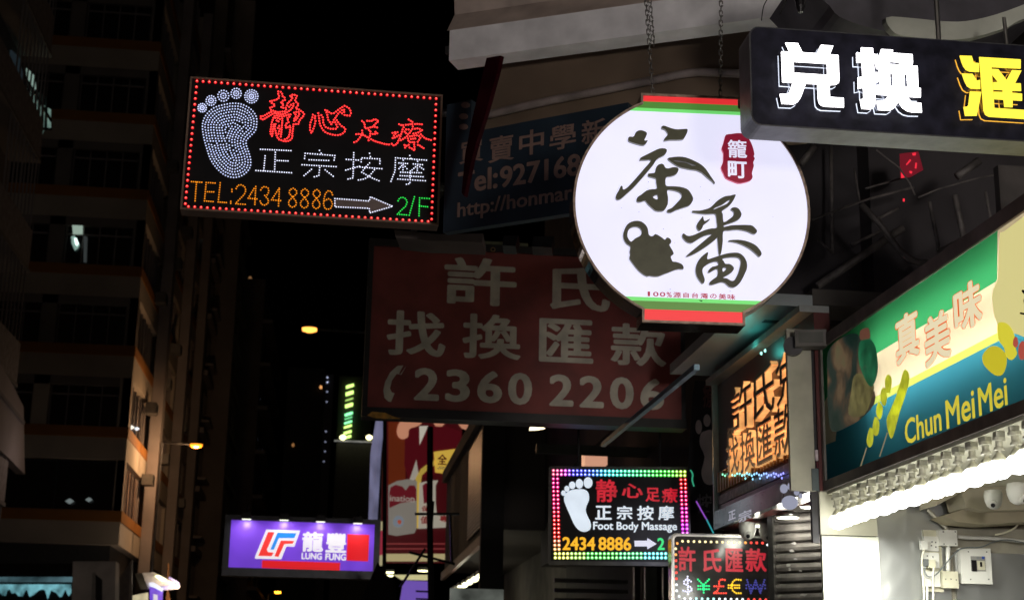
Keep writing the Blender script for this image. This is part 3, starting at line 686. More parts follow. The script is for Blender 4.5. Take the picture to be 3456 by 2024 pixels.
put(f, r, '2', (1172, 878, 1240, 992), emit((.05, .85, .25), .9), .001, .004, .03, 'digit', cr=CH)
for a in (a0+.3, a1-.3): MB().tube([(a, b1, -.1), (a, b1+.5, -.1)], .012).obj('hanger', DARKM, r)

# ================================================================ 7. small currency LED box
f = Fr(2260, 1806, 12.5, -3); r = f.root('currency_sign', 'small steel framed LED box with red characters and coloured currency symbols, lower centre', 'LED sign')
a0 = f.L(2271, 1900)[0]; a1 = f.L(2614, 1900)[0]; b1 = f.L(2440, 1806)[1]; b0 = f.L(2440, 2046)[1]
MB().prism(rrect(a0-.012, b0-.012, a1+.012, b1+.012, .045), -.16, -.002).obj('casing', mat('polished_case', (.5, .5, .48), .16, 1., var=.15), r)
MB().prism(rrect(a0, b0, a1, b1, .04), -.0018, .004, [rrect(a0+.014, b0+.014, a1-.014, b1-.014, .034)[::-1]]).obj('rim', STEEL, r)
MB().prism(rrect(a0+.0142, b0+.0142, a1-.0142, b1-.0142, .034), -.0018, .0).obj('panel', mat('dark_reflective_face', (.035, .032, .032), .14, var=.3), r)
WY = emit((1, .85, .45), 1.6); RDB = emit((1, .07, .05), 1.6); WB = emit((.9, .97, 1), 1.5); OB = emit((1, .4, .1), 1.5); CYB = emit((.5, 1, .95), 1.5)
bb = [(1410+i*54, 910+i*1.2, WY if i < 11 else OB if i == 11 else RDB) for i in range(15)]
bb += [(1360, 930, OB)] + [(1345+i*1.4, 980+i*56.7, (WY, OB, RDB, RDB, RDB, RDB, WB, WB)[i]) for i in range(8)] + [(1378, 1430, WB)]
bb += [(1430+i*54.8, 1450+i*.8, WB if i < 2 else CYB if i < 6 else WB if i < 11 else RDB) for i in range(15)]
bb += [(2214, 945, WB)] + [(2235+i*3.1, 995+i*56.4, WB if i < 6 else RDB) for i in range(8)] + [(2240, 1442, RDB)]
for x, y, m_ in bb:
    X, Y = crop([(x, y)], *CH)[0]; bulb(f, r, X, Y, m_, .011, .0005)
CR = emit((.45, .012, .035), .7, (.5, .02, .03), .2, 6)
for ch, b in (('許', (1370,960,1535,1195)), ('氏', (1605,980,1778,1200)), ('匯', (1818,978,1982,1197)), ('款', (2005,978,2205,1197))):
    put(f, r, ch, b, CR, .0005, .004, .03, 'character', cr=CH)
SY = (('1490,1290 1455,1262 1425,1285 1425,1310 1455,1325 1490,1345 1500,1370 1460,1392 1415,1375|1458,1243 1462,1408', emit((.8, .8, 1), 1.3)),
      ('1555,1270 1607,1325 1660,1270|1607,1325 1610,1395|1558,1332 1660,1332|1558,1362 1660,1362', emit((.03, .95, .3), 1.2)),
      ('1810,1275 1775,1268 1755,1290 1755,1340 1740,1375 1705,1400 1820,1400|1710,1335 1795,1335', emit((1, .08, .05), 1.5)),
      ('1960,1275 1910,1270 1880,1300 1875,1335 1885,1375 1915,1400 1960,1400|1845,1325 1945,1325|1845,1350 1945,1350', emit((1, .62, .03), 1.2)),
      ('2020,1275 2055,1400 2100,1280 2145,1400 2185,1275|2012,1325 2190,1325|2012,1355 2190,1355', emit((.08, .08, .42), .7)))
for t, m_ in SY: dots(f, r, crop(strokes(t, 22), *CH), m_, .0085, .0005, 'currency_symbol')
MB().tube([(a0+.2, b0, -.08), (a0+.2, b0-.9, -.08)], .02).obj('post', STEEL, r)

# ================================================================ 8. tall money changer board with deep lit letters (faces the street)
f = Fr(2429, 1600, 12.7, -90); r = f.root('gold_letter_sign', 'dark red board with deep letters glowing orange on their sides, facing the street', 'shop sign')
X8 = f.O.x
pts = [f.L(x, y) for x, y in ((2429, 1294), (2437, 1784))]
a1 = f.L(2760, 1500)[0]; b1 = pts[0][1]; b0 = pts[1][1]
MB().box((-.02, b0, -.12), (a1, b1, -.003)).obj('board', mat('oxblood_board', (.10, .018, .016), .4, var=.25, scale=3), r)
MB().box((-.05, b0, -.12), (-.021, b1, .05)).obj('edge', mat('teal_lit_edge', (.22, .26, .25), .3, .6), r)
MB().box((-.05, b1, -.12), (a1, b1+.05, .10)).obj('top_ledge', mat('pale_ledge', (.35, .37, .36), .4, .5), r)
GS = emit((1, .50, .17), .75, (.8, .4, .15), .45, 9); GD = mat('dark_letter_face', (.03, .022, .018), .3)
for ch, (x0, y0, x1, y1) in (('許', (2464, 1288, 2538, 1450)), ('氏', (2540, 1232, 2614, 1405)), ('兌', (2616, 1175, 2690, 1360)), ('找', (2450, 1470, 2494, 1600)), ('換', (2497, 1450, 2548, 1590)), ('匯', (2552, 1415, 2606, 1562)), ('款', (2610, 1365, 2680, 1535))):
    put(f, r, ch, (x0, y0, x1, y1), GD, 0, .055, .026, 'character', side=GS, res=2)
for x, y in ((2571, 1192), (2584, 1183)): bulb(f, r, x, y, ledcol(.48, .6, 2.0), .014, .10)
lamp('led_light', (f.L(2590, 1186)[0], f.L(2590, 1186)[1], .16), .8, (.1, 1, .85), .03, r)
# lit fins and LED string under the letters
def bl8(x, y): return f.L(x, y)
zf0, zf1 = bl8(2437, 1660)[1], bl8(2437, 1600)[1]
first = None; gold = mat('gold_fin', (.45, .26, .10), .3, .8, var=.5, scale=9)
for i in range(30):
    a = .03+i*(a1-.06)/30
    if first is None: first = MB().box((0, zf0, 0), (.022, zf1+.02, .03)).obj('fin', gold, r); o = first
    else: o = clone(first, r)
    o.location = (a, 0, 0)
for i in range(26):
    t = i/25; x = 2440+t*205; y = 1600+4*math.sin(i*1.7)
    m_ = ledcol(.43+.22*t, .7, 2.0); bulb(f, r, x, y, m_, .010, .045)
    if i % 3 == 0 and i > 6: bulb(f, r, x+3, y+12, m_, .009, .045)
za, zb = bl8(2456, 1693)[1], bl8(2437, 1672)[1]
MB().box((0, za, 0), (a1, zb, .02)).obj('white_line', mat('white_strip', (.6, .5, .52), .5, var=.3, scale=20), r)
MB().box((0, b0+.16, 0), (a1, za-.005, .012)).obj('lower_band', mat('wine_band', (.12, .02, .03), .3), r)
MB().box((-.02, b0, 0), (a1, b0+.155, .05)).obj('bottom_glass', mat('grey_glass_edge', (.16, .19, .19), .15, .3, var=.3), r)
for ch, b in (('正', (2458, 1722, 2482, 1752)), ('宗', (2492, 1722, 2536, 1756))):
    put(f, r, ch, b, emit((.42, .42, .5), .7), .051, .053, .03, 'character')
foot_refl = emit((.40, .42, .55), .7)  # reflection of the foot sign, painted on the glass as glowing shapes
shape(f, r, [(2665+28*math.cos(t/10*math.pi), 1695+24*math.sin(t/10*math.pi)) for t in range(20)], foot_refl, .051, .053, 'footprint_sole')
for x, y, q in ((2645, 1648, 13), (2668, 1640, 11), (2688, 1660, 9), (2702, 1672, 7)):
    shape(f, r, [(x+q*math.cos(t/6*math.pi), y+q*1.2*math.sin(t/6*math.pi)) for t in range(12)], foot_refl, .051, .053, 'footprint_toe')

# two dome cameras and three ring downlights under it
def dome_camera(loc, rz, label, s=1.):
    t = thing('dome_camera', label, 'camera', loc, rz, 'white dome cameras')
    MB().lathe([(.03*s, .035*s), (.05*s, .03*s), (.055*s, 0), (.052*s, -.03*s), (.04*s, -.062*s), (.02*s, -.078*s), (.004*s, -.082*s)], 18).obj('housing', WHITEP, t, smooth=True)
    e = MB(); e.lathe([(.026*s, 0), (.028*s, .012*s), (.022*s, .016*s)], 14)
    o = e.obj('lens_ring', WHITEP, t, smooth=True); o.location = (.0, -.036*s, -.052*s); o.rotation_euler = (R_(125), 0, 0)
    e = MB(); e.lathe([(.014*s, 0), (.012*s, .008*s), (.003*s, .011*s)], 10); o2 = e.obj('lens', GLASSD, t); o2.location = (0, -.0495*s, -.0615*s); o2.rotation_euler = (R_(125), 0, 0)
    return t
for x, y, lab in ((2522, 1778, 'white dome camera under the gold letter sign, left one of the pair'), (2590, 1784, 'white dome camera under the gold letter sign, right one of the pair')):
    dome_camera(P(x, y, 11.8), R_(-12), lab, 1.25)
for i, (x, y, Y, rr, lab) in enumerate(((2573, 1773, 11.9, .085, 'lit ring downlight right beside the white dome cameras'), (2659, 1745, 11.3, .088, 'lit ring downlight in front of the roller shutter'), (2740, 1710, 10.9, .085, 'lit ring downlight half hidden behind the cream pillar'))):
    t = thing('downlight', lab, 'lamp', P(x, y, Y), 0, 'ring downlights')
    MB().lathe([(rr*.5, .05), (rr*1.05, .03), (rr*1.08, .004), (rr, 0)], 20).obj('housing', STEEL, t, smooth=True)
    MB().lathe([(rr*.97, -.001), (rr*.96, -.006), (.01, -.008)], 20).obj('diffuser', emit((1, 1, .82), 3.5), t)
    lamp('light', (0, 0, -.03), 6, (1, .98, .85), .08, t)

# ================================================================ 9. food shop light box (faces the street)
f = Fr(2788, 1658, 10.0, -90); r = f.root('food_shop_sign', 'green, cream and blue street food light box with yellow lettering, right edge', 'shop sign')
a1 = 3.62                                        # runs towards the camera and out of the picture
b1 = f.L(2789, 1129)[1]; b0 = 0.0
fl, fr_ = .05, a1-.02
MB().box((0, b0, -.30), (a1, b0+.07, .02)).obj('bottom_frame', mat('grimy_frame', (.13, .11, .10), .5, .4, var=.4, scale=6), r)
top = mat('reddish_frame', (.20, .15, .14), .55, .3, var=.3)
MB().box((0, b1-.085, -.30), (a1, b1, .02)).obj('top_frame', top, r)
MB().box((0, b0+.0701, -.30), (.045, b1-.0851, .02)).obj('side_frame', mat('side_frame_metal', (.20, .19, .17), .4, .6), r)
MB().box((a1-.04, b0+.0701, -.30), (a1, b1-.0851, .02)).obj('side_frame', top, r)
MB().box((.0455, b0+.0705, -.30), (a1-.041, b1-.0855, -.285)).obj('back_panel', WHITEP, r)
Lf = lambda x, y: f.L(x, y)
base = film('cream_film', (.80, .70, .52))

A = lambda x, y: f.L(x, y, .004)
W0, W1 = .047, a1-.042; Bt = b1-.0865; Bb = b0+.072
bg = A(2996, 1170)[1]                            # lower edge of green band
bs = A(2960, 1350)[1]; bs2 = A(3000, 1305)[1]
MB().prism([(W0, A(2830, 1330)[1]), (W0, Bt), (A(3374, 880)[0], Bt), (A(3366, 940)[0], A(3366, 940)[1]), (A(3360, 944)[0], bg), (W0+.3, bg)], .0045, .0045, sheet=True).obj('green_band', film('green_film', (.045, .36, .14)), r)
zt = A(3090, 1258)[1]; zt2 = A(3090, 1283)[1]
b_l0, b_l1 = A(3200, 1237)[1], A(3200, 1210)[1]
MB().prism([(W0+.25, b_l0), (W1, b_l0), (W1, b_l1), (W0+.32, b_l1)], .0045, .0045, sheet=True).obj('lime_stripe', film('lime_film', (.55, .64, .14)), r)
MB().prism([(W0, A(2830, 1330)[1]-.001), (W0+.3, bg-.001), (A(3360, 944)[0], bg-.001), (A(3366, 940)[0]+.001, A(3366, 940)[1]), (A(3374, 880)[0]+.001, Bt), (W1, Bt), (W1, b_l1+.001), (W0+.32, b_l1+.001), (W0+.25, b_l0), (W0+.2, A(2920, 1440)[1]+.001), (W0, A(2850, 1470)[1]+.001)], .0045, .0045, sheet=True).obj('cream_field', base, r)
MB().prism([(W0, Bb), (W1, Bb), (W1, b_l0-.001), (W0+.25, b_l0-.001), (W0+.2, A(2920, 1440)[1]), (W0, A(2850, 1470)[1])], .0045, .0045, sheet=True).obj('blue_band', film('blue_film', (.045, .27, .40)), r)
CI = (2900, 900, .25741)
TO = emit((.80, .14, .02), .85); TC_ = emit((.92, .80, .52), .85)
for ch, b in (('真', (465, 500, 790, 1330)), ('美', (838, 490, 1200, 1365)), ('味', (1225, 95, 1615, 935))):
    # trace the slanted box: its left edge sits lower than its right one
    (x0, y0), (x1, y1) = crop([(b[0], b[1]), (b[2], b[3])], *CI); xc = (x0+x1)/2; sl_ = -.6
    yt = y0 + (x1-x0)*.27; yb = y1 - (x1-x0)*.27
    put(f, r, ch, (x0, yt, x1, yb), TO, .005, .0060, .070, 'character_outline')
    dx_ = (x1-x0)*.025
    put(f, r, ch, (x0+dx_, yt+2.2, x1-dx_, yb-2.2), TC_, .0065, .0075, .036, 'character')
v_ = A(3010, 1465), A(3400, 1345)
ay0, ay1 = A(3055, 1500)[0], A(3405, 1300)[0]
cy0 = A(3055, 1497)[1]; cy1 = A(3070, 1420)[1]
v, fa, nz, bb_ = glyph('Chun Mei Mei', .022, 3)
def setline(s, xa, xb, ybase, ytop, m_, off, h0, h1, nm):
    a_, bq = A(*xa), A(*xb); bl_ = (A(*ybase)[1]); tp = A(*ytop)[1]
    v, fa, nz, bb_ = glyph(s, .022, 3)
    par = {}
    mb = MB(); sc = (tp-bl_)/.70
    mb.v = [(a_[0]+(bq[0]-a_[0])*(q[0]-bb_[0])/(bb_[2]-bb_[0]), bl_+q[1]*sc, h0+(h1-h0)*(q[2]+.5)) for q in v]; mb.f = [t for t, z in zip(fa, nz) if z and v[t[0]][2] > .25-.0]; mb.m = [0]*len(mb.f)
    return mb.obj(nm, m_, r)
YF = emit((.75, .66, .05), .75)
for w_, xa, xb, ybs, ytp in (('Chun', (3056, 1480), (3180, 1450), (3064, 1497), (3064, 1413)), ('Mei', (3196, 1440), (3294, 1415), (3206, 1442), (3206, 1345)), ('Mei', (3306, 1400), (3404, 1370), (3316, 1398), (3316, 1302))):
    setline(w_, xa, xb, ybs, ytp, YF, .012, .005, .0062, 'word')
PHOTO = bpy.data.materials.new('printed_food_photo'); PHOTO.use_nodes = True; nt = PHOTO.node_tree; pb_ = nt.nodes['Principled BSDF']
tc_ = nt.nodes.new('ShaderNodeTexCoord'); n1 = nt.nodes.new('ShaderNodeTexNoise'); n1.inputs['Scale'].default_value = 3.6; n1.inputs['Detail'].default_value = 3; n1.inputs['Distortion'].default_value = .5
rp = nt.nodes.new('ShaderNodeValToRGB'); el = rp.color_ramp.elements; el[0].position = .32; el[0].color = (.006, .022, .016, 1); el[1].position = .72; el[1].color = (.13, .12, .06, 1)
for ps_, cc_ in ((.45, (.022, .035, .028, 1)), (.54, (.075, .05, .03, 1)), (.62, (.15, .10, .055, 1))):
    e_ = el.new(ps_); e_.color = cc_
nt.links.new(tc_.outputs['Object'], n1.inputs[0]); nt.links.new(n1.outputs[0], rp.inputs[0]); nt.links.new(rp.outputs[0], pb_.inputs['Base Color']); nt.links.new(rp.outputs[0], pb_.inputs['Emission Color']); pb_.inputs['Emission Strength'].default_value = .6
def fs(pts, m_, nm, cr=None, h=.005, sm=3):
    d = [f.L(x, y, h) for x, y in (crop(N(pts), *cr) if cr else N(pts))]
    if sm: d = smooth(d, sm)
    return MB().prism(d, h, h, sheet=True).obj(nm, m_, r)
LY = emit((.78, .70, .05), .8); CJ = (2600, 750, .44033); CK = (2700, 1300, .49060)
fs('1740,785 1780,765 1830,790 1870,860 1880,960 1890,1010 1850,1055 1810,1030 1790,960 1750,900', LY, 'fruit_picture', CJ, .0065)
fs('1630,1010 1680,955 1740,950 1800,1000 1812,1080 1780,1165 1720,1170 1650,1110 1625,1060', emit((.70, .60, .03), .75), 'fruit_picture', CJ, .0075)
fs('1865,890 1890,880 1900,930 1885,960 1860,940', emit((.55, .10, .07), .7), 'fruit_picture', CJ, .0076)
fs('1910,930 1940,910 1960,960 1950,1040 1915,1050 1900,990', emit((.55, .10, .07), .7), 'fruit_picture', CJ, .0076)
fs('1760,90 1790,70 2000,-90 2420,-420 2420,700 2100,900 1900,860 1740,780 1700,560 1740,440 1745,330', emit((.80, .72, .30), .8), 'yellow_patch', CJ, .0055)
for q in ('905,1165 930,1200 925,1280 905,1310 880,1270 880,1195', '870,1265 893,1300 890,1380 868,1405 845,1360 848,1290', '830,1375 858,1410 858,1470 835,1500 810,1440', '1040,1130 1065,1170 1055,1260 1010,1400 980,1470 930,1476 920,1440 960,1340 1000,1210 1020,1140'):
    fs(q, emit((.55, .58, .03), .7, None, .3, 14), 'skewer_picture', CJ, .0062)
for q in ('540,115 570,150 560,220 540,232 522,180', '515,215 545,250 540,330 515,345 498,300', '480,290 505,320 500,400 475,425 458,380', '690,20 725,60 690,170 640,350 615,345 595,240 630,150'):
    fs(q, emit((.55, .58, .03), .7, None, .3, 14), 'skewer_picture', CK, .0062)
for q in ('455,425 462,428 420,560 412,558', '598,320 605,324 552,490 544,488'):
    fs(q, emit((.4, .36, .2), .5), 'stick_picture', CK, .0070, 0)
fs('690,910 740,885 790,920 815,1000 825,1110 810,1200 770,1260 720,1190 680,1080 675,980', emit((.012, .13, .055), .6, None, .6, 7), 'pepper_picture', CJ, .0062)
fs('690,830 750,810 765,880 740,895 690,900', emit((.2, .08, .05), .5), 'pepper_picture', CJ, .0062)
fs('440,1000 520,900 640,850 700,900 690,1000 700,1080 740,1220 800,1300 790,1400 700,1500 600,1560 470,1600 440,1400 438,1200', PHOTO, 'food_picture', CJ, .0052)
fs('640,1180 700,1160 790,1240 780,1330 720,1476 600,1470 620,1300', emit((.16, .14, .05), .6, None, .6, 9), 'food_picture', CJ, .0057)
fs('1945,520 1925,528 1950,560 1940,600 1955,640 1990,600', BLACK, 'brush_mark', CJ, .0078); fs('1915,690 1945,694 1990,700 1980,710 1918,704', BLACK, 'brush_mark', CJ, .0078)
# tubes inside the box
for zz, pw in ((.42*b1, 6), (.72*b1, 5)):
    tb = MB().tube([(.95, zz, -.2), (a1-.1, zz, -.2)], .014, 8).obj('tube_lamp', emit((1, .97, .85), 1.5), r)
    lamp('tube_light', ((.95+a1)/2, zz, -.17), pw, (1, .95, .82), .05, r, 'AREA', None, (R_(180), 0, 0), (a1-1.0, .05))

# bulbs hanging along its lower edge
soc = thing('bulb_batten', 'pale board under the food sign that carries the row of bulbs', 'batten', f.O, R_(-90))
MB().box((0.02, -.0, -.022), (a1, .30, -.001)).obj('board', CREAM, soc)
BG = emit((1, 1, .93), 9.0)
proto = None
for i in range(20):
    a = .10+i*.172
    loc = f.O + f.u*a + f.n*(-.035) + Vector((0, 0, -.022))
    ordn = ['first', 'second', 'third', 'fourth', 'fifth', 'sixth', 'seventh', 'eighth', 'ninth', 'tenth', 'eleventh', 'twelfth', 'thirteenth', 'fourteenth', 'fifteenth', 'sixteenth', 'seventeenth', 'eighteenth', 'nineteenth', 'last'][i]
    lab = f'{ordn} glaring bulb of the row under the food sign, counted from the pillar'
    if proto is None:
        proto = thing('light_bulb', lab, 'light bulb', loc, R_(-90), 'bulbs along the food sign')
        MB().box((-.026, -.024, -.028), (.026, .024, 0)).obj('clamp', mat('grey_clamp', (.35, .34, .28), .5), proto)
        MB().lathe([(.034, -.029), (.034, -.046), (.019, -.048), (.019, -.078), (.027, -.082), (.029, -.096), (.012, -.098), (.012, -.110)], 14).obj('socket', mat('dusty_socket', (.52, .50, .40), .5, var=.2, scale=12), proto, smooth=False)
        MB().lathe([(.013, -.1105), (.022, -.120), (.036, -.138), (.042, -.152)], 14).obj('neck', BEIGEP, proto, smooth=True)
        MB().lathe([(.043, -.1525), (.058, -.168), (.064, -.19), (.057, -.22), (.034, -.241), (.004, -.249)], 16).obj('globe', BG, proto, smooth=True)
        t = proto
    else: t = copy_tree(proto, loc, lab)
    t.rotation_euler = (R_(random.uniform(-5, 5)), R_(random.uniform(-6, 6)), R_(-90+random.uniform(-25, 25)))
lamp('bulb_row_light', (0, 0, 0), 150, (1, 1, .9), .05, soc, 'AREA', None, (0, 0, 0), (3.2, .08)).location = (1.75, .22, -.29)

# column casing left of the food sign, with its flood light
f = Fr(2788, 1650, 10.02, 0)
r = f.root('sign_column', 'grey boxed column panel at the left end of the food sign', 'column')
a0 = f.L(2662, 1380)[0]; bt = f.L(2720, 1112)[1]; bm = f.L(2720, 1655)[1]
MB().box((a0, bm, -.04), (-.075, bt, -.0)).obj('panel', mat('stained_cream_panel', (.50, .48, .38), .4, .35, var=.25, scale=2.8, streak=.0), r)
MB().box((-.074, bm, -.04), (-.04, bt-.12, -.02)).obj('trim', DARKM, r)
MB().box((-.039, bm, -.04), (-.003, bt-.12, -.005)).obj('trim', mat('light_trim', (.3, .29, .24), .4, .5), r)
lt = thing('flood_light', 'dusty grey flood light on top of the boxed column', 'lamp', P(2735, 1140, 9.9), R_(-15))
MB().box((-.11, -.05, -.07), (.11, .08, .05)).obj('housing', mat('dusty_housing', (.12, .11, .10), .6, .3, var=.4), lt)
MB().box((-.085, -.056, -.045), (.085, -.0505, .03)).obj('glass', mat('dusty_glass', (.10, .10, .09), .25), lt)
MB().lathe([(.05, 0), (.07, .0), (.07, .04), (.05, .04)], 16, c=(-.12, .02, -.05), axis='y').obj('bracket', DARKM, lt)

# ================================================================ 11. cream pillar, shutter, steel wall and its fittings
f = Fr(2765, 1662, 10.06, 0)
r = f.root('cream_pillar', 'cream painted pillar lit by the bulbs, below the food sign', 'pillar')
L2 = lambda x, y: f.L(x, y)
x0, x1 = L2(2768, 1750)[0], L2(2960, 1750)[0]; zt = .0; zm = L2(2860, 1808)[1]
MB().box((x0, zm+.006, -.05), (x1, .10, 0)).obj('upper_panel', CREAM, r)
MB().box((x0+.012, -3.0, -.05), (x1+.008, zm, -.012)).obj('lower_panel', mat('pale_green_panel', (.70, .72, .60), .45, var=.06, scale=2), r)
MB().box((x0-.05, zm-.05, -.06), (x0-.001, .02, -.02)).obj('edge_post', DARKM, r)
f = Fr(2960, 1640, 10.12, 0)
r = f.root('steel_wall', 'dented stainless steel wall sheets inside the food stall', 'wall')
stw = mat('dented_stainless', (.72, .74, .72), .30, .9, var=.3, scale=.6, bump=1.8, detail=2)
g = lambda x, y: f.L(x, y)
p = [g(2962, 1560), g(3222, 1560), g(3222, 2100), g(2962, 2100)]
MB().box((g(2962, 1800)[0], g(2962, 2100)[1], -.03), (g(3200, 1800)[0], g(3100, 1500)[1], 0)).obj('steel_sheet', stw, r)
MB().box((g(3223, 1900)[0], g(3222, 2100)[1], -.03), (g(3600, 1900)[0], g(3330, 1865)[1], .004)).obj('steel_sheet', stw, r)
MB().box((g(3201, 1900)[0], g(3222, 2100)[1], -.2), (g(3600, 1900)[0], g(3330, 1780)[1], -.031)).obj('plaster_strip', mat('dirty_plaster', (.34, .32, .25), .8, var=.3, scale=4), r)
MB().box((g(3201, 1700)[0], g(3330, 1779)[1], -.25), (g(3600, 1700)[0], g(3330, 1400)[1], -.06)).obj('brown_beam', mat('brown_beam_paint', (.20, .17, .12), .7, var=.35, scale=3), r)
b = r2 = f.root('concrete_hood', 'cream boxed beam hanging over the switches inside the stall', 'beam')
gh = lambda x, y: f.L(x, y, .25)
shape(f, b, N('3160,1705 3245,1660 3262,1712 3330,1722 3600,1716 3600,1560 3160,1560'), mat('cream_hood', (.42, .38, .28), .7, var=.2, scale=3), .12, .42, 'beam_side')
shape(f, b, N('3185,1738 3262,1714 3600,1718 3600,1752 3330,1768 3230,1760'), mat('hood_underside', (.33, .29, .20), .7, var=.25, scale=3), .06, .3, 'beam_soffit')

CL = (2960, 1560, .31432)
def bx(root, x0, y0, x1, y1, h0, h1, m_, nm, cr=CL, fr2=f):
    (X0, Y0), (X1, Y1) = crop([(x0, y0), (x1, y1)], *cr); xc, yc = (X0+X1)/2, (Y0+Y1)/2
    a = fr2.L(X0, yc, h1)[0], fr2.L(X1, yc, h1)[0]; b = fr2.L(xc, Y1, h1)[1], fr2.L(xc, Y0, h1)[1]
    return MB().box((a[0], b[0], h0), (a[1], b[1], h1)).obj(nm, m_, root)
t = f.root('socket_bank', 'cream backboard with three double sockets stacked beside the steel wall', 'sockets')
bx(t, 510, 725, 700, 1385, .001, .02, BEIGEP, 'backboard')
bx(t, 505, 790, 660, 950, .0205, .05, WHITEP, 'socket_plate'); bx(t, 505, 965, 668, 1130, .0205, .05, WHITEP, 'socket_plate'); bx(t, 505, 1165, 680, 1330, .0205, .05, WHITEP, 'socket_plate')
for x, y in ((590, 850), (630, 855), (585, 890), (632, 905), (540, 1000), (600, 1010)): bx(t, x-6, y-7, x+6, y+7, .0502, .0515, BLACK, 'pin_hole')
t = f.root('plug', 'pale plug in the top double socket of the stall', 'plug'); bx(t, 475, 838, 545, 932, .0505, .085, WHITEP, 'plug_body')
t = f.root('plug', 'square cream plug in the middle double socket', 'plug'); bx(t, 560, 1040, 630, 1130, .0505, .09, BEIGEP, 'plug_body')
t = f.root('plug', 'dark grey plug in the middle double socket', 'plug'); bx(t, 500, 1035, 555, 1105, .0505, .085, mat('grey_plug', (.12, .13, .13), .5), 'plug_body')
t = f.root('junction_box', 'white square junction box with four screws on the stall wall', 'junction box')
bx(t, 672, 722, 862, 892, .0205, .08, WHITEP, 'cover')
for x, y in ((712, 742), (840, 742), (720, 872), (845, 872)): bx(t, x-6, y-6, x+6, y+6, .0802, .082, DARKM, 'screw')
t = f.root('switch_plate', 'cream blank switch plate at the foot of the socket board', 'switch')
bx(t, 705, 1165, 875, 1345, .0205, .07, BEIGEP, 'cover')
for x, y in ((738, 1250), (795, 1250), (852, 1258)): bx(t, x-6, y-6, x+6, y+6, .0702, .072, DARKM, 'screw')
t = f.root('breaker_box', 'white breaker box with a dark switch window on the stall wall', 'breaker box')
bx(t, 905, 918, 1230, 1300, .005, .07, WHITEP, 'cover'); bx(t, 1010, 1005, 1165, 1165, .0702, .074, mat('breaker_recess', (.3, .3, .28), .5), 'window')
bx(t, 1018, 1045, 1070, 1165, .0742, .082, BLACK, 'switch'); bx(t, 1078, 1055, 1160, 1150, .0742, .080, BEIGEP, 'switch'); bx(t, 1110, 1065, 1128, 1115, .0802, .088, BLACK, 'lever')
bx(t, 1128, 1006, 1155, 1034, .0742, .079, mat('blue_button', (.03, .08, .4), .4), 'button'); bx(t, 1070, 1008, 1096, 1034, .0742, .079, mat('grey_button', (.25, .27, .27), .4), 'button')
for x, y in ((982, 955), (1178, 958), (1006, 1252), (1200, 1252)): bx(t, x-6, y-6, x+6, y+6, .0702, .0715, DARKM, 'screw')
def cable(name, lab, pts, rr, m_, h=.06, cr=CL, fr2=f, cat='cable'):
    q = []
    for x, y in crop(smooth(N(pts), 4, False), *cr):
        a, b = fr2.L(x, y, h); q.append(fr2.O+fr2.u*a+fr2.v*b+fr2.n*h)
    return tag(MB().tube(q, rr, 7).obj(name, m_, smooth=True), lab, cat)
PW = mat('ivory_pvc', (.66, .64, .52), .45)
cable('conduit', 'ivory conduit running down from the bulbs to the junction box', '540,500 640,600 755,718', .014, PW, .05, cat='conduit')
cable('conduit', 'white conduit between the junction box and the switch plate', '765,893 762,1030 765,1164', .016, WHITEP, .045, cat='conduit')
cable('conduit', 'white horizontal conduit along the wall right of the junction box', '863,795 1000,808 1250,815 1600,850', .014, WHITEP, .03, cat='conduit')
cable('cable', 'thin grey cable looping from the dark plug past the breaker box', '520,1105 515,1180 560,1225 640,1195 740,1080 850,960 930,915 1120,905 1250,850 1400,830 1600,865', .0045, mat('grey_cable', (.12, .14, .14), .5), .095)
cable('cable', 'ivory cable hanging from the top plug', '510,932 485,1010 485,1150 500,1300 505,1480 505,1700', .0075, PW, .08)
cable('cable', 'cream cable hanging from the middle square plug', '610,1130 600,1250 605,1400 600,1560 600,1700', .0075, PW, .10)
cable('cable', 'white cable hanging left of the lowest socket', '540,1330 540,1480 540,1700', .007, WHITEP, .08)
cable('cable', 'yellowed cable curling under the cream beam by the dome camera', '1545,560 1540,620 1480,700 1380,750 1270,775', .007, BEIGEP, .12)
dome_camera(P(3352, 1672, 9.3), R_(-30), 'white dome camera hanging inside the food stall, the lower left one', 1.1)
dome_camera(P(3432, 1650, 8.9), R_(25), 'white dome camera at the right edge inside the food stall', 1.2)
# ceiling of the stall
tag(MB().box((3.73, 7.0, 3.0), (6.5, 10.0, 3.04)).obj('stall_ceiling', CREAM), 'pale ceiling panel of the food stall above the bulbs', 'ceiling')

# shutter
f = Fr(2620, 1800, 11.6, -48); r = f.root('roller_shutter', 'dark grey metal roller shutter of the closed shop left of the cream pillar', 'shutter')
sm_ = mat('grimy_shutter', (.17, .155, .145), .55, .35, var=.45, scale=8, bump=.1)
first = None
for i in range(22):
    z = .55-i*.078
    if first is None:
        mb = MB(); prof = [(0, 0), (.022, .012), (.026, .035), (.018, .06), (0, .072)]
        for j in range(4):
            (h0, q0_), (h1, q1_) = prof[j], prof[j+1]; mb.add([(0, q0_, h0), (1.1, q0_, h0), (1.1, q1_, h1), (0, q1_, h1)], [(0, 1, 2, 3)])
        mb.add([(0, 0, -.01), (1.1, 0, -.01), (1.1, .072, -.01), (0, .072, -.01)], [(0, 3, 2, 1)])
        first = mb.obj('slat', sm_, r); o = first
    else: o = clone(first, r)
    o.location = (0, z, 0)
MB().box((-.05, -1.6, -.04), (-.002, .7, .05)).obj('guide_rail', STEEL, r)
spl = mat('white_stain', (.45, .43, .42), .6)
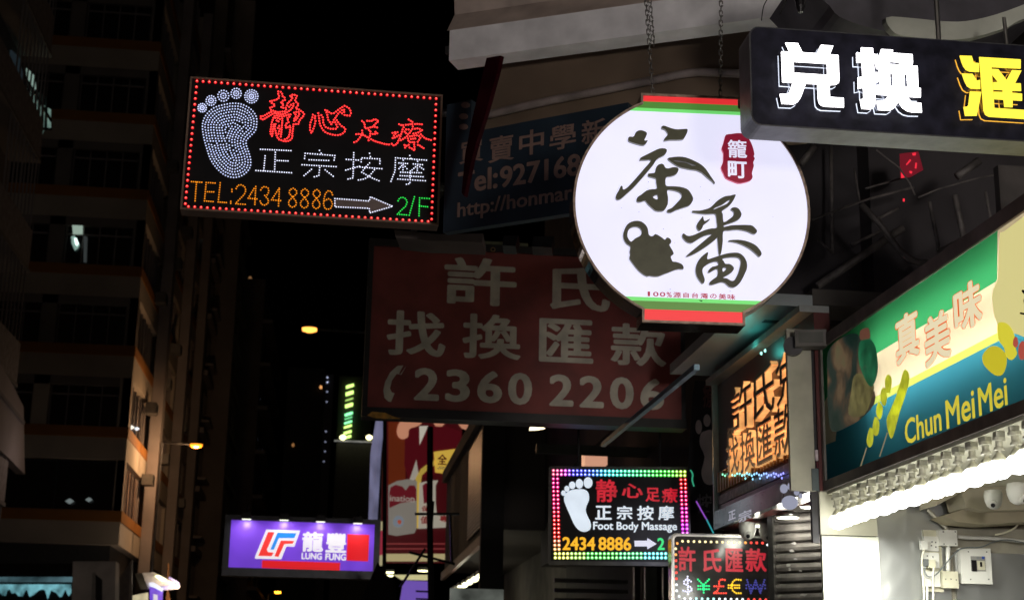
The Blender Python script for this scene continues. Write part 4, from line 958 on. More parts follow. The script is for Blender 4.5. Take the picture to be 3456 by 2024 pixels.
for x, y, w_, h_ in ((2680, 1832, 9, 5), (2672, 1858, 12, 5), (2685, 1885, 8, 4), (2660, 1906, 10, 5), (2700, 1925, 6, 4), (2712, 2006, 14, 5), (2665, 1920, 6, 7)):
    shape(f, r, [(x+w_*math.cos(t)*random.uniform(.5, 1.2), y+h_*math.sin(t)*random.uniform(.5, 1.2)) for t in [k*math.pi/5 for k in range(10)]], spl, .027, .0275, 'paint_splash')

# ================================================================ 14. curved side sign with a grey foot
f = Fr(2440, 1600, 13.6, -30); r = f.root('side_foot_sign', 'dark curved sign with a grey footprint seen edge on, beside the gold letter sign', 'shop sign')
shape(f, r, N('2345,1285 2337,1330 2330,1450 2322,1560 2320,1620 2330,1665 2350,1705 2378,1755 2405,1800 2440,1812 2442,1285'), mat('smoky_black_face', (.028, .026, .03), .25, var=.4), -.06, 0, 'panel', side=mat('chrome_edge', (.4, .45, .45), .2, .9))
gf = mat('grey_foot_vinyl', (.62, .52, .52), .5)
shape(f, r, N('2365,1463 2385,1452 2402,1452 2410,1490 2425,1560 2421,1610 2402,1634 2378,1628 2367,1592 2378,1540 2362,1500'), gf, .001, .004, 'footprint_sole', None, (), 3)
for x, y, rx, ry in ((2386, 1418, 12, 21), (2358, 1440, 11, 24)):
    shape(f, r, [(x+rx*math.cos(t/8*math.pi), y+ry*math.sin(t/8*math.pi)) for t in range(16)], gf, .001, .004, 'footprint_toe')
put(f, r, '療', (2372, 1290, 2412, 1375), mat('dull_red_vinyl', (.16, .05, .05), .5), .001, .004, .02, 'character')
put(f, r, '按', (2352, 1665, 2402, 1730), mat('dull_grey_vinyl', (.14, .13, .14), .5), .001, .004, .01, 'character')
for pts, c in (('2330,1585 2338,1600 2336,1618 2342,1640', (.06, .6, .33)), ('2350,1690 2372,1730 2385,1752', (.45, .12, .85)), ('2385,1752 2398,1778 2408,1798', (.05, .55, .6)), ('2430,1590 2436,1612 2428,1640 2434,1668', (.03, .3, .32))):
    q = [f.L(x, y, .01) for x, y in smooth(N(pts), 3, False)]
    MB().tube([(a, b, .01) for a, b in q], .0065, 6).obj('edge_reflection', emit(c, .55), r, smooth=True)  # coloured reflections along the rim, put in as glowing strips

# ================================================================ 15. metal awning over the far shops
pa = mat('pale_blue_metal', (.42, .47, .48), .5, .2, var=.2, scale=2)
t = thing('metal_awning', 'pale grey metal awning slab behind the bottom of the round sign', 'awning', (3.3, 11, 4.3))
c0 = P(2261, 1262, 13.0); c1 = P(2440, 1228, 13.0)
MB().prism([(c0.x-3.3, 13-11), (c1.x-3.3, 13-11), (c1.x-3.3, -.6), (c0.x-3.3, -.6)], c0.z-4.3, c0.z-4.3+.09).obj('slab', pa, t)
MB().box((c1.x-3.3+.001, -.6, c0.z-4.3+.02), (c1.x-3.3+.9, 2.2, c0.z-4.3+.14)).obj('back_slab', DCONC, t)
p0 = P(2035, 1500, 13.2); p1 = P(2352, 1238, 9.9)
tag(MB().tube([p0, p1], .028, 4).obj('awning_rod', mat('blue_grey_tube', (.30, .44, .54), .45, .4)), 'blue grey metal tube slanting down behind the massage sign', 'tube')
p0 = P(2035, 1620, 20); p1 = P(2045, 1522, 20)
tag(MB().box((P(1975, 1560, 20).x, 20, P(2000, 1566, 20).z), (P(2050, 1560, 20).x, 20.3, P(2000, 1522, 20).z)).obj('peach_sign', emit((.85, .42, .27), .7)), 'small glowing peach sign end above the massage sign', 'shop sign')

# ================================================================ 16. steel canopy frame, upper right
BT = (2600, 450, .37266)
mtl = mat('sooty_bar', (.20, .18, .17), .6, .3, var=.4, scale=12)
t = thing('steel_canopy', 'sooty steel canopy frame of bars and bent pipes above the food sign', 'canopy frame', (3.6, 9, 4.2))
def seg(pts, Y, rr, nm='bar', m_=mtl):
    q = []
    for x, y in crop(N(pts), *BT):
        q.append(P(x, y, Y)-t.location)
    if len(q) > 2: q = [Vector(v) for v in q]; q = [q[0]] + [((q[i]+q[i+1])/2) for i in range(len(q)-1)] + [q[-1]] if nm != 'bent_pipe' else q
    MB().tube(q, rr, 7).obj(nm, m_, t, smooth=True)
for pts, Y, rr, nm in (('430,1380 1200,860', 10.4, .030, 'bar'), ('960,150 1110,270 1220,350 1310,560', 9.6, .006, 'rod'), ('820,640 1000,830 1080,940 1160,1050 1250,1130 1330,1168 1460,1162 1560,1110', 9.8, .024, 'bent_pipe'),
        ('1440,620 1530,1070', 9.2, .013, 'bar'), ('1670,560 1750,950', 9.2, .022, 'bar'), ('1950,530 1995,780', 9.2, .010, 'bar'), ('1520,1078 1750,960 2060,780', 9.2, .020, 'bar'),
        ('380,780 560,712 800,620 1050,550 1300,490', 10, .009, 'rod'), ('860,500 1200,405', 10, .008, 'rod'), ('1340,580 1700,430 2100,370', 9.4, .006, 'rod'), ('550,120 560,1090', 10.6, .014, 'bar'), ('760,320 810,620', 10, .008, 'bar'),
        ('1690,390 1890,250', 9.4, .030, 'bar'), ('400,120 280,280', 10.2, .028, 'bar'), ('980,770 1160,680', 10, .012, 'bar'), ('740,1010 1050,860', 10.4, .012, 'bar'), ('2100,380 2260,640', 9, .006, 'rod'), ('2180,330 2290,500', 9, .016, 'bar'), ('430,960 570,1090', 10.5, .008, 'rod')):
    seg(pts, Y, rr, nm)
MB().box((-.35, 1.85, .2), (2.6, 1.95, 3.2)).obj('back_sheet', mat('sooty_sheet', (.055, .05, .055), .8, var=.4, scale=2), t)
rs = mat('red_plastic', (.5, .02, .04), .2, var=.5, scale=8)
fr3 = Fr(3060, 560, 9.7, -10); rr_ = fr3.root('red_plastic_sheet', 'crumpled red plastic sheet with painted glints under the exchange sign', 'plastic sheet')
shape(fr3, rr_, crop(N('1170,185 1340,165 1385,330 1270,395 1180,405'), *BT), emit((.10, .004, .012), .6, (.4, .02, .04)), 0, .01, 'sheet')  # reflected red put in as the sheet's own glow
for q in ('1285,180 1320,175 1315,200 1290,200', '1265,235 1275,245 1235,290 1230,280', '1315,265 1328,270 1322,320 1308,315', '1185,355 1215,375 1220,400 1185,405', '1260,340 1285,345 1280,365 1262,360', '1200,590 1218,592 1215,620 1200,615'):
    shape(fr3, rr_, crop(N(q), *BT), emit((1, .03, .06), .9), .011, .013, 'painted_glint')  # glints put in as small glowing cut-outs
# hanging dark board and pipe at the right edge, curved duct at the top
tag(MB().box((P(3385, 800, 7.4).x, 7.4, P(3420, 898, 7.4).z), (P(3560, 800, 7.4).x, 7.46, P(3420, 560, 7.4).z)).obj('hanging_board', mat('brown_black_board', (.075, .065, .06), .6, var=.3)), 'dark board hanging over the right end of the food sign', 'board')
fc = Fr(3000, 60, 6.6, 0); t2 = fc.root('round_canopy', 'large dark curved canopy rim across the top right corner', 'canopy')
shape(fc, t2, N('2740,-120 2800,20 2860,70 3000,110 3120,132 3280,128 3400,95 3560,10 3560,-120'), mat('dark_rim_underside', (.06, .055, .065), .6, var=.3), -.5, 0, 'rim_underside', None, (), 3)
shape(fc, t2, N('2990,60 3080,62 3180,72 3260,72 3360,50 3480,5 3600,-60 3600,0 3440,70 3400,92 3280,128 3180,135 3080,125 3020,112'), mat('pale_curved_rim', (.42, .43, .37), .5, .2, var=.35, scale=2.5), .001, .05, 'rim', None, (), 3)
tag(MB().tube([P(3388, 60, 6.2), P(3398, 150, 6.2)], .009, 8).obj('hanger_rod', STEEL), 'short steel rod above the exchange sign', 'rod')
for pts, lab in (('2602,-20 2578,20 2570,70', 'thin black wire hanging above the exchange sign, left one'), ('2665,-20 2645,20 2632,50', 'thin black wire with a plug above the exchange sign, right one')):
    q = [P(x, y, 6.2) for x, y in smooth(N(pts), 4, False)]; tag(MB().tube(q, .0025, 5).obj('wire', BLACK), lab, 'wire')
tag(MB().lathe([(.035, .16), (.04, .09), (.03, .05), (.022, .0), (.012, -.03)], 12, c=P(2702, 22, 6.2)).obj('black_bulb_holder', BLACK), 'black bulb holder in front of the pale beam', 'bulb holder')

# ================================================================ 17. beam, wall, pipe and old school-book sign behind the round sign
f = Fr(1515, 205, 9.0, -27); r = f.root('steel_beam', 'grey painted steel beam crossing the top behind the chains', 'beam')
bm_ = mat('grey_beam_paint', (.74, .72, .73), .55, .1, var=.24, scale=3.5, bump=.2, detail=8); bm2 = mat('brown_lit_beam_top', (.5, .40, .35), .6, .1, var=.35, scale=2.5)  # brownish light on the upper face is put into its colour
bh = f.L(1515, 104)[1]
MB().box((0, 0, -.16), (5.5, bh, 0)).obj('lower_flange', bm_, r)
mb = MB(); mb.add([(-.02, bh, 0), (5.5, bh, 0), (5.5, bh+.17, -.12), (-.02, bh+.17, -.12)], [(0, 1, 2, 3)]); mb.add([(-.02, bh+.17, -.12), (5.5, bh+.17, -.12), (5.5, bh+.5, -.08), (-.02, bh+.5, -.08)], [(0, 1, 2, 3)])
mb.box((-.02, bh, -.3), (5.5, bh+.5, -.165)); mb.obj('gutter', bm2, r)
MB().box((-.035, .06, -.05), (-.002, .11, -.01)).obj('bolt_lug', DARKM, r)
f = Fr(1600, 440, 9.3, -27); r = f.root('plaster_wall', 'brown stained plaster wall under the steel beam', 'wall')
shape(f, r, N('1700,120 1690,190 1640,330 1600,450 1590,520 2700,450 2900,380 2900,-60 1900,60'), mat('brown_plaster', (.13, .09, .06), .85, var=.3, scale=1.6, bump=.35), -.2, 0, 'wall_face')
q = []
for x, y in smooth(N('1612,396 1800,352 2000,312 2200,272 2330,246 2420,246 2520,250'), 3, False):
    a, b = f.L(x, y, .05); q.append(f.O+f.u*a+f.v*b+f.n*.05)
tag(MB().tube(q, .027, 10).obj('pipe', mat('grey_pipe', (.22, .18, .17), .45, .2, var=.3, scale=8), smooth=True), 'grey pipe slanting along the brown wall behind the round sign', 'pipe')
f = Fr(1500, 700, 8.9, -36); r = f.root('blue_book_sign', 'old dark blue board with brown lettering behind the round sign', 'shop sign')
BR = mat('faded_peach_vinyl', (.20, .125, .10), .6, var=.15)
a0, b0 = f.L(1495, 785); b1 = f.L(1620, 440)[1]; a1 = f.L(2120, 600)[0]
MB().box((a0, b0, -.06), (a1, b1, 0)).obj('panel', mat('navy_board', (.013, .024, .036), .5, var=.25, scale=3), r)
MB().box((a0, b1+.0005, -.06), (f.L(1590, 400)[0], b1+.22, 0)).obj('upper_panel', mat('navy_board_upper', (.013, .024, .036), .5, var=.25), r)
C3 = (1480, 0, .54194)
for ch, b in (('買', (130,880,278,1012)), ('賣', (310,845,470,1005)), ('中', (502,808,655,962)), ('學', (692,778,855,928)), ('新', (890,742,1040,892))):
    put(f, r, ch, b, BR, .001, .004, .012, 'character', cr=C3)
def slant(s, x0, x1, yb0, hh, off):
    X0, Y0 = crop([(x0, yb0)], *C3)[0]; X1, _ = crop([(x1, yb0)], *C3)[0]
    v, fa, nz, bb = glyph(s, off, 3); A0, B0 = f.L(X0, Y0); A1 = f.L(X1, Y0-(x1-x0)*.09)[0]
    H = f.L(X0, Y0-hh*.54194)[1]-B0; mb = MB()
    mb.v = [(A0+(A1-A0)*(q[0]-bb[0])/(bb[2]-bb[0]), B0+q[1]/.7*H, .001+.003*(q[2]+.5)) for q in v]; mb.f = list(fa); mb.m = [0]*len(fa)
    mb.obj('lettering', BR, r)
slant('Tel:', 120, 368, 1208, 130, .03)
slant('927168', 382, 885, 1168, 125, .03)
slant('http://honmar', 118, 835, 1352, 88, .018)
for x, y, q_ in ((168, 655, 28), (155, 725, 28), (155, 790, 28)):
    X, Y = crop([(x, y)], *C3)[0]
    shape(f, r, [(X+q_*.54*math.cos(t), Y+q_*.36*math.sin(t)) for t in [k*math.pi/8 for k in range(16)]], BR, .001, .004, 'dot_mark')
f = Fr(1620, 300, 8.3, -50); r = f.root('red_side_board', 'thin glossy dark red board seen edge on under the steel beam', 'board')
shape(f, r, N('1642,196 1690,188 1676,250 1640,380 1608,480 1592,540 1566,662 1558,650 1570,520 1594,400 1622,280'), mat('glossy_oxblood', (.022, .002, .004), .15, var=.4, scale=5), -.03, 0, 'panel')
f = Fr(1500, 700, 9.6, -10); r = f.root('ledge', 'dusty concrete ledge between the blue board and the red banner', 'ledge')
shape(f, r, N('1330,775 1480,790 1630,788 1628,818 1560,815 1440,812 1335,800'), mat('dim_ledge', (.07, .05, .045), .8), -.3, 0, 'ledge_face')
shape(f, r, N('1700,795 1750,795 1740,830 1695,828'), BLACK, -.2, 0, 'ledge_block'); shape(f, r, N('1800,797 1870,797 1862,835 1795,832'), BLACK, -.2, 0, 'ledge_block')

# ================================================================ far right street: overhanging block, grille, canopy lamps, poster
bk = mat('far_wall', (.09, .08, .075), .8, var=.3, scale=.6, bump=.2)
t = thing('far_building', 'dark building overhanging the pavement behind the massage sign, grille on its side', 'building', (3, 34, 0))
MB().box((0, -5.5, 4.55), (6, 6, 6.95)).obj('overhang', bk, t)
MB().box((-.12, -5.7, 6.951), (6, 6.1, 7.25)).obj('parapet', mat('grey_parapet', (.20, .17, .16), .8, var=.2, scale=1), t)
MB().box((1.6, -5.2, 0), (6, 6, 4.549)).obj('shop_floor', DCONC, t)
first = None
for i in range(26):
    if first is None: first = MB().box((-.05, -5.2, 0), (-.001, -1.0, .045)).obj('grille_slat', mat('louvre_metal', (.30, .26, .24), .3, .7), t); o = first
    else: o = clone(first, t)
    o.location = (0, 0, 4.75+i*.078)
MB().box((-.09, -5.45, 4.35), (.0, 6, 4.548)).obj('pink_fascia', mat('pinkish_fascia', (.42, .26, .24), .5), t)
tag(MB().box((P(1625, 1700, 28.2).x, 28.2, 0), (P(1702, 1700, 28.2).x, 28.4, P(1660, 1440, 28.2).z+1.2)).obj('dark_pillar', mat('black_brown', (.022, .020, .02), .7)), 'black vertical pillar between the grille and the far wall', 'pillar')
t = thing('side_building', 'brown grey building face behind the massage sign, right of the black pillar', 'building', (4, 24, 0))
MB().box((0, -3, 5.3), (5, 4, 8.2)).obj('upper_wall', mat('brown_grey_wall', (.17, .125, .105), .85, var=.2, scale=.8), t)
MB().box((-.15, -3.2, 8.21), (5, 4, 8.5)).obj('ledge', CONC, t)
MB().box((.4, -3, 0), (5, 4, 5.28)).obj('lower_wall', mat('soot_black_wall', (.035, .032, .03), .8), t)
for i in range(6):
    x, y = 1628-i*17, 1939+i*9.5
    lt = thing('canopy_lamp', f"{['nearest','second','third','fourth','fifth','farthest'][i]} lit lamp in the slanting row under the grille building", 'lamp', P(x, y, 29+i*1.8), 0, 'lamps in the slanting row')
    MB().box((-.11, -.3, .004), (.11, .3, .07)).obj('housing', GREYM, lt); MB().box((-.10, -.28, -.01), (.10, .28, .003)).obj('tube', emit((1, .98, .55), 4), lt)
    if i % 3 == 1: lamp('light', (0, 0, -.1), 22, (1, .93, .7), .2, lt)
for x, y, w_, Y, lab in ((1315, 1930, 26, 36, 'top'), (1314, 1941, 24, 37, 'second'), (1311, 1952, 20, 38, 'third')):
    lt = thing('canopy_lamp', f'{lab} of the three small stacked lamps beside the black pole', 'lamp', P(x, y, Y), 0, 'three stacked lamps')
    MB().box((-w_*.0038, -.2, .004), (w_*.0038, .2, .06)).obj('housing', GREYM, lt); MB().box((-w_*.0036, -.18, -.01), (w_*.0036, .18, .003)).obj('tube', emit((1, .97, .5), 4), lt)
lt = thing('canopy_lamp', 'wide round lamp over the purple shop panel', 'lamp', P(1428, 1925, 33), 0)
MB().lathe([(.12, .08), (.13, .01)], 16).obj('housing', GREYM, lt); MB().lathe([(.125, .008), (.11, -.012)], 16).obj('tube', emit((1, .96, .5), 4), lt)
lt = thing('canopy_lamp', 'bright wedge lamp under the left end of the red banner bottom', 'lamp', P(1812, 1443, 19), 0)
mb = MB(); q0_, q1_ = P(1787, 1436, 19), P(1840, 1443, 19)
MB().prism([(-.095, -.03), (-.08, .035), (.02, .03), (.11, .0), (.02, -.02)], -.05, 0).obj('lens', emit((1, .82, .5), 3.5), lt).rotation_euler = (R_(90), 0, 0)
t = thing('grey_rail', 'long grey rail behind the massage sign top', 'rail', P(1850, 1512, 19)); MB().box((-.15, 0, -.06), (1.9, .12, .06)).obj('rail', mat('dull_grey', (.12, .13, .12), .5, .3), t)
t = thing('lower_shop', 'dim shop front with slanting shutters under the massage sign', 'shop front', P(1870, 1950, 20))
for i in range(5): MB().box((.0, -.05, -.05-i*.13), (1.0, .05, -.0-i*.13)).obj('shutter_slat', mat('dark_slat', (.09, .085, .08), .45, .5), t)
for x, w_, c in ((1.1, .08, (.02, .02, .02)), (1.25, .16, (.16, .19, .17)), (1.5, .3, (.03, .06, .055)), (1.9, .12, (.05, .05, .05))):
    MB().box((x, 0, -.8), (x+w_, .1, .18)).obj('door_frame', mat('shop_strip', c, .4), t)
tag(MB().box((P(1520, 2000, 27).x, 27, 0), (P(1700, 2000, 27).x, 27.1, P(1600, 1985, 27).z)).obj('bright_shop_window', emit((.22, .24, .21), .4, None, .8, 2)), 'bright shop interior low under the slanting lamps', 'shop window')
# poster
f = Fr(1312, 1421, 43, 2); r = f.root('advert_poster', 'tall lit maroon advert with a person, a white packet and a yellow label', 'poster')
C6 = (1200, 1400, .42283)
def ps(pts, c, h, nm, st=.6, sm=0): return shape(f, r, N(pts), emit(c, st, c), h, h+.03, nm, C6, (), sm)
ps('205,40 850,40 850,1180 205,1180', (.06, .004, .006), 0, 'background', .55)
ps('262,55 395,55 400,900 262,900', (.14, .022, .006), .035, 'orange_panel', .55)
ps('395,120 520,95 700,80 840,130 860,430 640,470 430,520 390,400', (.085, .004, .008), .07, 'maroon_shirt', .6)
ps('330,130 350,60 420,40 530,50 500,85 430,110 420,170 380,190 345,175', (.62, .27, .16), .105, 'person_arm', .7, 3)
ps('620,60 720,60 690,90 640,88', (.62, .27, .16), .105, 'person_arm', .7)
ps('820,70 905,60 890,120 850,105', (.62, .27, .16), .105, 'person_arm', .7)
ps('510,88 580,85 512,238', (.65, .6, .5), .105, 'shirt_collar', .6)
ps('625,292 800,268 800,330 700,465 635,455', (.75, .48, .07), .14, 'yellow_label', .65)
put(f, r, '全', (655, 310, 730, 395), emit((.12, .01, .01), .4), .17, .19, .03, 'character', cr=C6)
put(f, r, '品', (655, 408, 720, 432), emit((.25, .2, .1), .4), .17, .19, .01, 'character', cr=C6)
ps('480,500 520,430 600,370 640,355 640,395 590,420 530,480 510,620 505,900 470,905', (.6, .42, .07), .14, 'yellow_arc', .55)
ps('430,520 485,355 505,480 470,520', (.5, .45, .38), .12, 'white_fold', .5)
ps('262,560 330,525 420,510 490,525 488,900 470,940 330,962 262,950', (.30, .27, .23), .175, 'white_packet', .5, 0)
ps('270,620 280,575 320,555 375,570 400,600 430,560 470,560 485,590 485,680 430,690 360,700 270,740', (.17, .012, .02), .21, 'packet_print', .5)
line(f, r, 'ination', (272, 640, 470, 690), emit((.5, .42, .36), .5), .03, .245, C6)
ps('300,840 325,805 360,805 385,835 375,880 340,892 308,878', (.25, .3, .36), .21, 'packet_emblem', .5, 3)
ps('335,840 360,835 365,860 345,868', (.55, .1, .05), .245, 'packet_emblem', .5, 3)
ps('510,540 600,520 660,520 640,560 640,700 650,800 820,800 820,890 500,905', (.55, .50, .40), .175, 'white_label', .5)
ps('535,560 560,540 590,560 592,690 545,705', (.16, .01, .02), .21, 'label_print', .5)
for ch, b in (('保', (528, 722, 585, 768)), ('值', (520, 805, 585, 865)), ('專', (672, 800, 740, 850)), ('賣', (765, 800, 820, 850))):
    put(f, r, ch, b, emit((.25, .02, .02), .5), .21, .245, .03, 'character', cr=C6)
ps('205,1105 810,1105 800,1165 205,1165', (.6, .5, .25), .035, 'cream_band', .55)
ps('205,1020 810,1020 810,1030 205,1030', (.3, .05, .05), .035, 'thin_stripe', .5); ps('205,1060 810,1060 810,1070 205,1070', (.3, .05, .05), .035, 'thin_stripe', .5)
f = Fr(1262, 1421, 42, -70); r = f.root('pale_side_advert', 'narrow pale blue lit advert seen edge on left of the maroon poster', 'poster')
shape(f, r, N('1268,1418 1287,1418 1275,1530 1262,1765 1243,1765 1250,1530'), emit((.24, .24, .40), .5, None, .45, 1.2), 0, .1, 'panel')
f = Fr(1265, 1760, 41, 0); r = f.root('cream_side_panel', 'cream lit panel with a red strip beside the purple sign', 'sign')
shape(f, r, N('1262,1765 1292,1757 1292,1905 1260,1915'), emit((.55, .48, .27), .6), 0, .1, 'panel'); shape(f, r, N('1279,1790 1292,1788 1292,1870 1277,1874'), emit((.4, .03, .06), .6), .11, .13, 'red_strip')
f = Fr(1345, 1955, 46, 3); r = f.root('purple_shop_sign', 'violet lit shop panel with dark shelves low in the street', 'shop sign')
shape(f, r, N('1362,1957 1450,1960 1450,2060 1345,2060'), emit((.20, .11, .55), .7), 0, .1, 'panel')
shape(f, r, N('1330,1938 1452,1938 1450,1956 1355,1954'), emit((.75, .7, .35), .7), .0, .1, 'lit_top')
for y in (1990, 2016): shape(f, r, [(1404, y), (1450, y+2), (1450, y+8), (1404, y+6)], BLACK, .11, .2, 'shelf')
for pts, Y, rr, lab in (('1299,1416 1297,1935', 24, .032, 'black vertical pole in front of the maroon poster, left one'), ('1452,1440 1450,1700 1455,2060', 24, .05, 'thick black pole in front of the maroon poster')):
    q = [P(x, y, Y) for x, y in N(pts)]; tag(MB().tube(q, rr, 8).obj('pole', BLACK), lab, 'pole', 'poles before the poster')
t = thing('scaffold', 'thin dark scaffold bars across the foot of the maroon poster', 'scaffold', P(1450, 1800, 24.3))
for pts in ('1380,1862 1535,1902', '1435,1850 1350,1980', '1400,1733 1550,1733', '1520,1735 1525,1900', '1462,1690 1455,1800'):
    MB().tube([P(x, y, 24.3)-t.location for x, y in N(pts)], .022, 6).obj('bar', BLACK, t)
t = thing('dark_awning', 'black peaked awning in the lower middle of the street', 'awning', P(1270, 1980, 26))
f_ = Fr(1270, 1980, 26, 0)
t.matrix_world = f_.M()
shape(f_, t, N('1200,2060 1262,1925 1275,1895 1300,1935 1335,1960 1340,2060'), mat('black_canvas', (.012, .01, .01), .95, spec=.05), -.4, 0, 'canvas')

# ================================================================ distance: street lamps, tower, low houses
def street_lamp(head, Y, arm, lab, col, pw, s=1., st=9, kind='SPOT'):
    h = P(*head, Y); g_ = P(*arm, Y)
    t = thing('street_lamp', lab, 'street lamp', (g_.x, g_.y, 0), 0, 'street lamps')
    o_ = t.location
    MB().tube([(0, 0, 0.14), (0, 0, g_.z)], [.11, .06], 8).obj('pole', DARKM, t)
    MB().tube([(0, 0, g_.z), h-o_+Vector((0, 0, .06*s))], .04, 6).obj('arm', DARKM, t)
    MB().lathe([(.02, .20*s), (.16*s, .15*s), (.24*s, .08*s)], 14, c=h-o_, sx=1.25).obj('hood', DARKM, t, smooth=True)
    MB().lathe([(.235*s, .078*s), (.22*s, -.03*s), (.1*s, -.085*s)], 14, c=h-o_, sx=1.25).obj('lens', emit(col, st), t, smooth=True)
    if pw: lamp('light', h-o_+Vector((0, -.05, -.12*s)), pw, (1, .58, .28), .2, t, kind, 165 if kind == 'SPOT' else None)
street_lamp((1045, 1114), 42, (1300, 1126), 'street lamp with a pale orange glow in the middle of the black sky', (1, .36, .06), 60, .75, 3)
street_lamp((662, 1504), 62, (545, 1492), 'street lamp glowing orange against the left buildings', (1, .30, .02), 900, .9, 2.2, 'POINT')
street_lamp((937, 1998), 130, (905, 2004), 'small distant orange street lamp low in the black street', (1, .36, .02), 60, .95)
bl_ = thing('fill_lamp', 'unseen row of tubes added behind the camera as fill light', 'lamp', (2.6, -1.6, 3.0))  # added lamp out of view, fills the sign fronts and the beam
MB().box((-1.2, -.12, .0), (1.2, .12, .06)).obj('housing', GREYM, bl_); MB().tube([(-1.15, .0, -.03), (1.15, .0, -.03)], .02, 8).obj('tube', emit((1, .95, .85), 6), bl_)
lamp('light', (0, .0, -.06), 1100, (1, .92, .86), .45, bl_)
tw_ = mat('night_concrete', (.05, .045, .045), .9)
Y = 300.
def pb(x0, y0, x1, y1, Y, dep, m_, nm, root=None, z0=None):
    a, b = P(x0, (y0+y1)/2, Y), P(x1, (y0+y1)/2, Y); zt = P((x0+x1)/2, y0, Y).z; zb = z0 if z0 is not None else P((x0+x1)/2, y1, Y).z
    o = root.location if root else Vector((0, 0, 0))
    return MB().box((a.x-o.x, Y-o.y, zb-o.z), (b.x-o.x, Y+dep-o.y, zt-o.z)).obj(nm, m_, root)
t = thing('far_tower', 'distant black tower with one lit column of stair windows', 'tower', (P(1180, 1400, Y).x, Y, 0))
pb(1135, 1270, 1250, 1700, Y, 20, tw_, 'wall', t, 0)
for i, y in enumerate((1302, 1326, 1347, 1367, 1396, 1410, 1424, 1438, 1458, 1474)):
    x = 1181-i*1.0; hh = (4.5, 5.5, 2.5, 5.5, 4.2, 2.6, 3, 3.2, 4, 4)[i]
    f_ = Fr(x, y, Y-.6, 0); rr_ = shape(f_, None, [(x-13, y-hh+4), (x+13, y-hh-4), (x+13, y+hh-4), (x-13, y+hh+4)], emit((.62, 1, .22) if i not in (4, 5, 6) else (.25, 1, .4), 2.2 if i not in (2, 5) else .8), -.1, .1, 'window')
    rr_.parent = t; rr_.matrix_parent_inverse = Matrix.Translation(-t.location); rr_.matrix_basis = f_.M()
Y = 110.
t = thing('floodlit_roof', 'low dark building whose roof edge glows by itself below two flood lights', 'building', (P(1190, 1600, Y).x, Y, 0))
pb(1128, 1489, 1262, 1900, Y, 12, mat('dim_wall', (.06, .06, .065), .9), 'wall', t, 0)
pb(1128, 1486, 1262, 1489, Y-.3, .3, emit((.35, .35, .33), .5, None, .8, 3), 'glow_roof_edge', t)  # flood light on the edge put in as its own glow
for x, y in ((1157, 1475), (1246, 1475)):
    c_ = P(x, y, Y-1)-t.location
    MB().lathe([(.05, .18), (.2, .08), (.2, -.08), (.05, -.2)], 12, c=c_, sx=1.15).obj('flood_light', emit((1, .95, .45), 4), t, smooth=True)
for i, (x, y) in enumerate(((1105, 1273), (1104, 1289), (1103, 1321), (1102, 1355), (1100, 1388), (1098, 1455), (1097, 1490), (1095, 1522), (1093, 1556))):
    pass
t = thing('stair_tower', 'thin distant black block with a vertical string of tiny lights', 'tower', (P(1100, 1400, 200).x, 200, 0))
pb(1088, 1262, 1116, 1700, 200, 10, tw_, 'wall', t, 0)
for x, y, k in ((1105, 1273, 1.2), (1105, 1289, 1.6), (1104, 1321, .6), (1103, 1355, .5), (1100, 1455, .5), (1098, 1490, .4), (1097, 1522, .4), (1093, 1556, .35)):
    MB().lathe([(.04, .1), (.13, 0), (.04, -.12)], 8, c=P(x, y, 199.5)-t.location).obj('stair_light', emit((.55, .6, .85), k), t)
t = thing('dark_tower', 'barely visible tower with two faint orange windows in the sky', 'tower', (P(1020, 1300, 220).x, 220, 0))
pb(960, 1240, 1086, 1700, 220, 12, mat('black_tower', (.02, .02, .02), .9), 'wall', t, 0)
for x, y in ((1083, 1306), (989, 1501)):
    MB().lathe([(.1, .25), (.22, 0), (.1, -.25)], 8, c=P(x, y, 219.5)-t.location).obj('window', emit((1, .45, .15), 1.0 if x > 1000 else .3), t)
tag(MB().lathe([(.1, .22), (.2, 0), (.1, -.2)], 8, c=P(844, 940, 150)).obj('light_speck', emit((1, .5, .2), .18)), 'faint orange light alone in the black sky', 'light')

# ================================================================ left side buildings
cream = mat('cream_render', (.44, .37, .30), .85, var=.15, scale=.5, bump=.15); oran = mat('orange_stripe', (.34, .13, .02), .8, var=.15, scale=.7)
brownp = mat('brown_render', (.20, .17, .15), .85, var=.2, scale=.5); colm = mat('mauve_column', (.27, .23, .22), .8, var=.2, scale=.6)
c = P(409, 1727, 58)
XA, YA = c.x, 58.0
t = thing('corner_block', 'cream apartment block with orange floor stripes and a lit left window', 'building', (XA, YA, 0))
FH = 3.22; z0 = 7.1; LEN = 24.; CURT = mat('lit_brown_curtain', (.30, .19, .14), .8, var=.45, scale=2.5)  # brownish orange look of lit windows put into the curtain colour
MB().box((-16, .35, 0), (-.35, LEN, z0+FH*11)).obj('core', mat('window_shade', (.035, .035, .035), .4), t)
def zpx(y, x=300): return P(x, y, YA).z
z0 = zpx(1835); zs0 = zpx(1757); zs1 = zpx(1720)
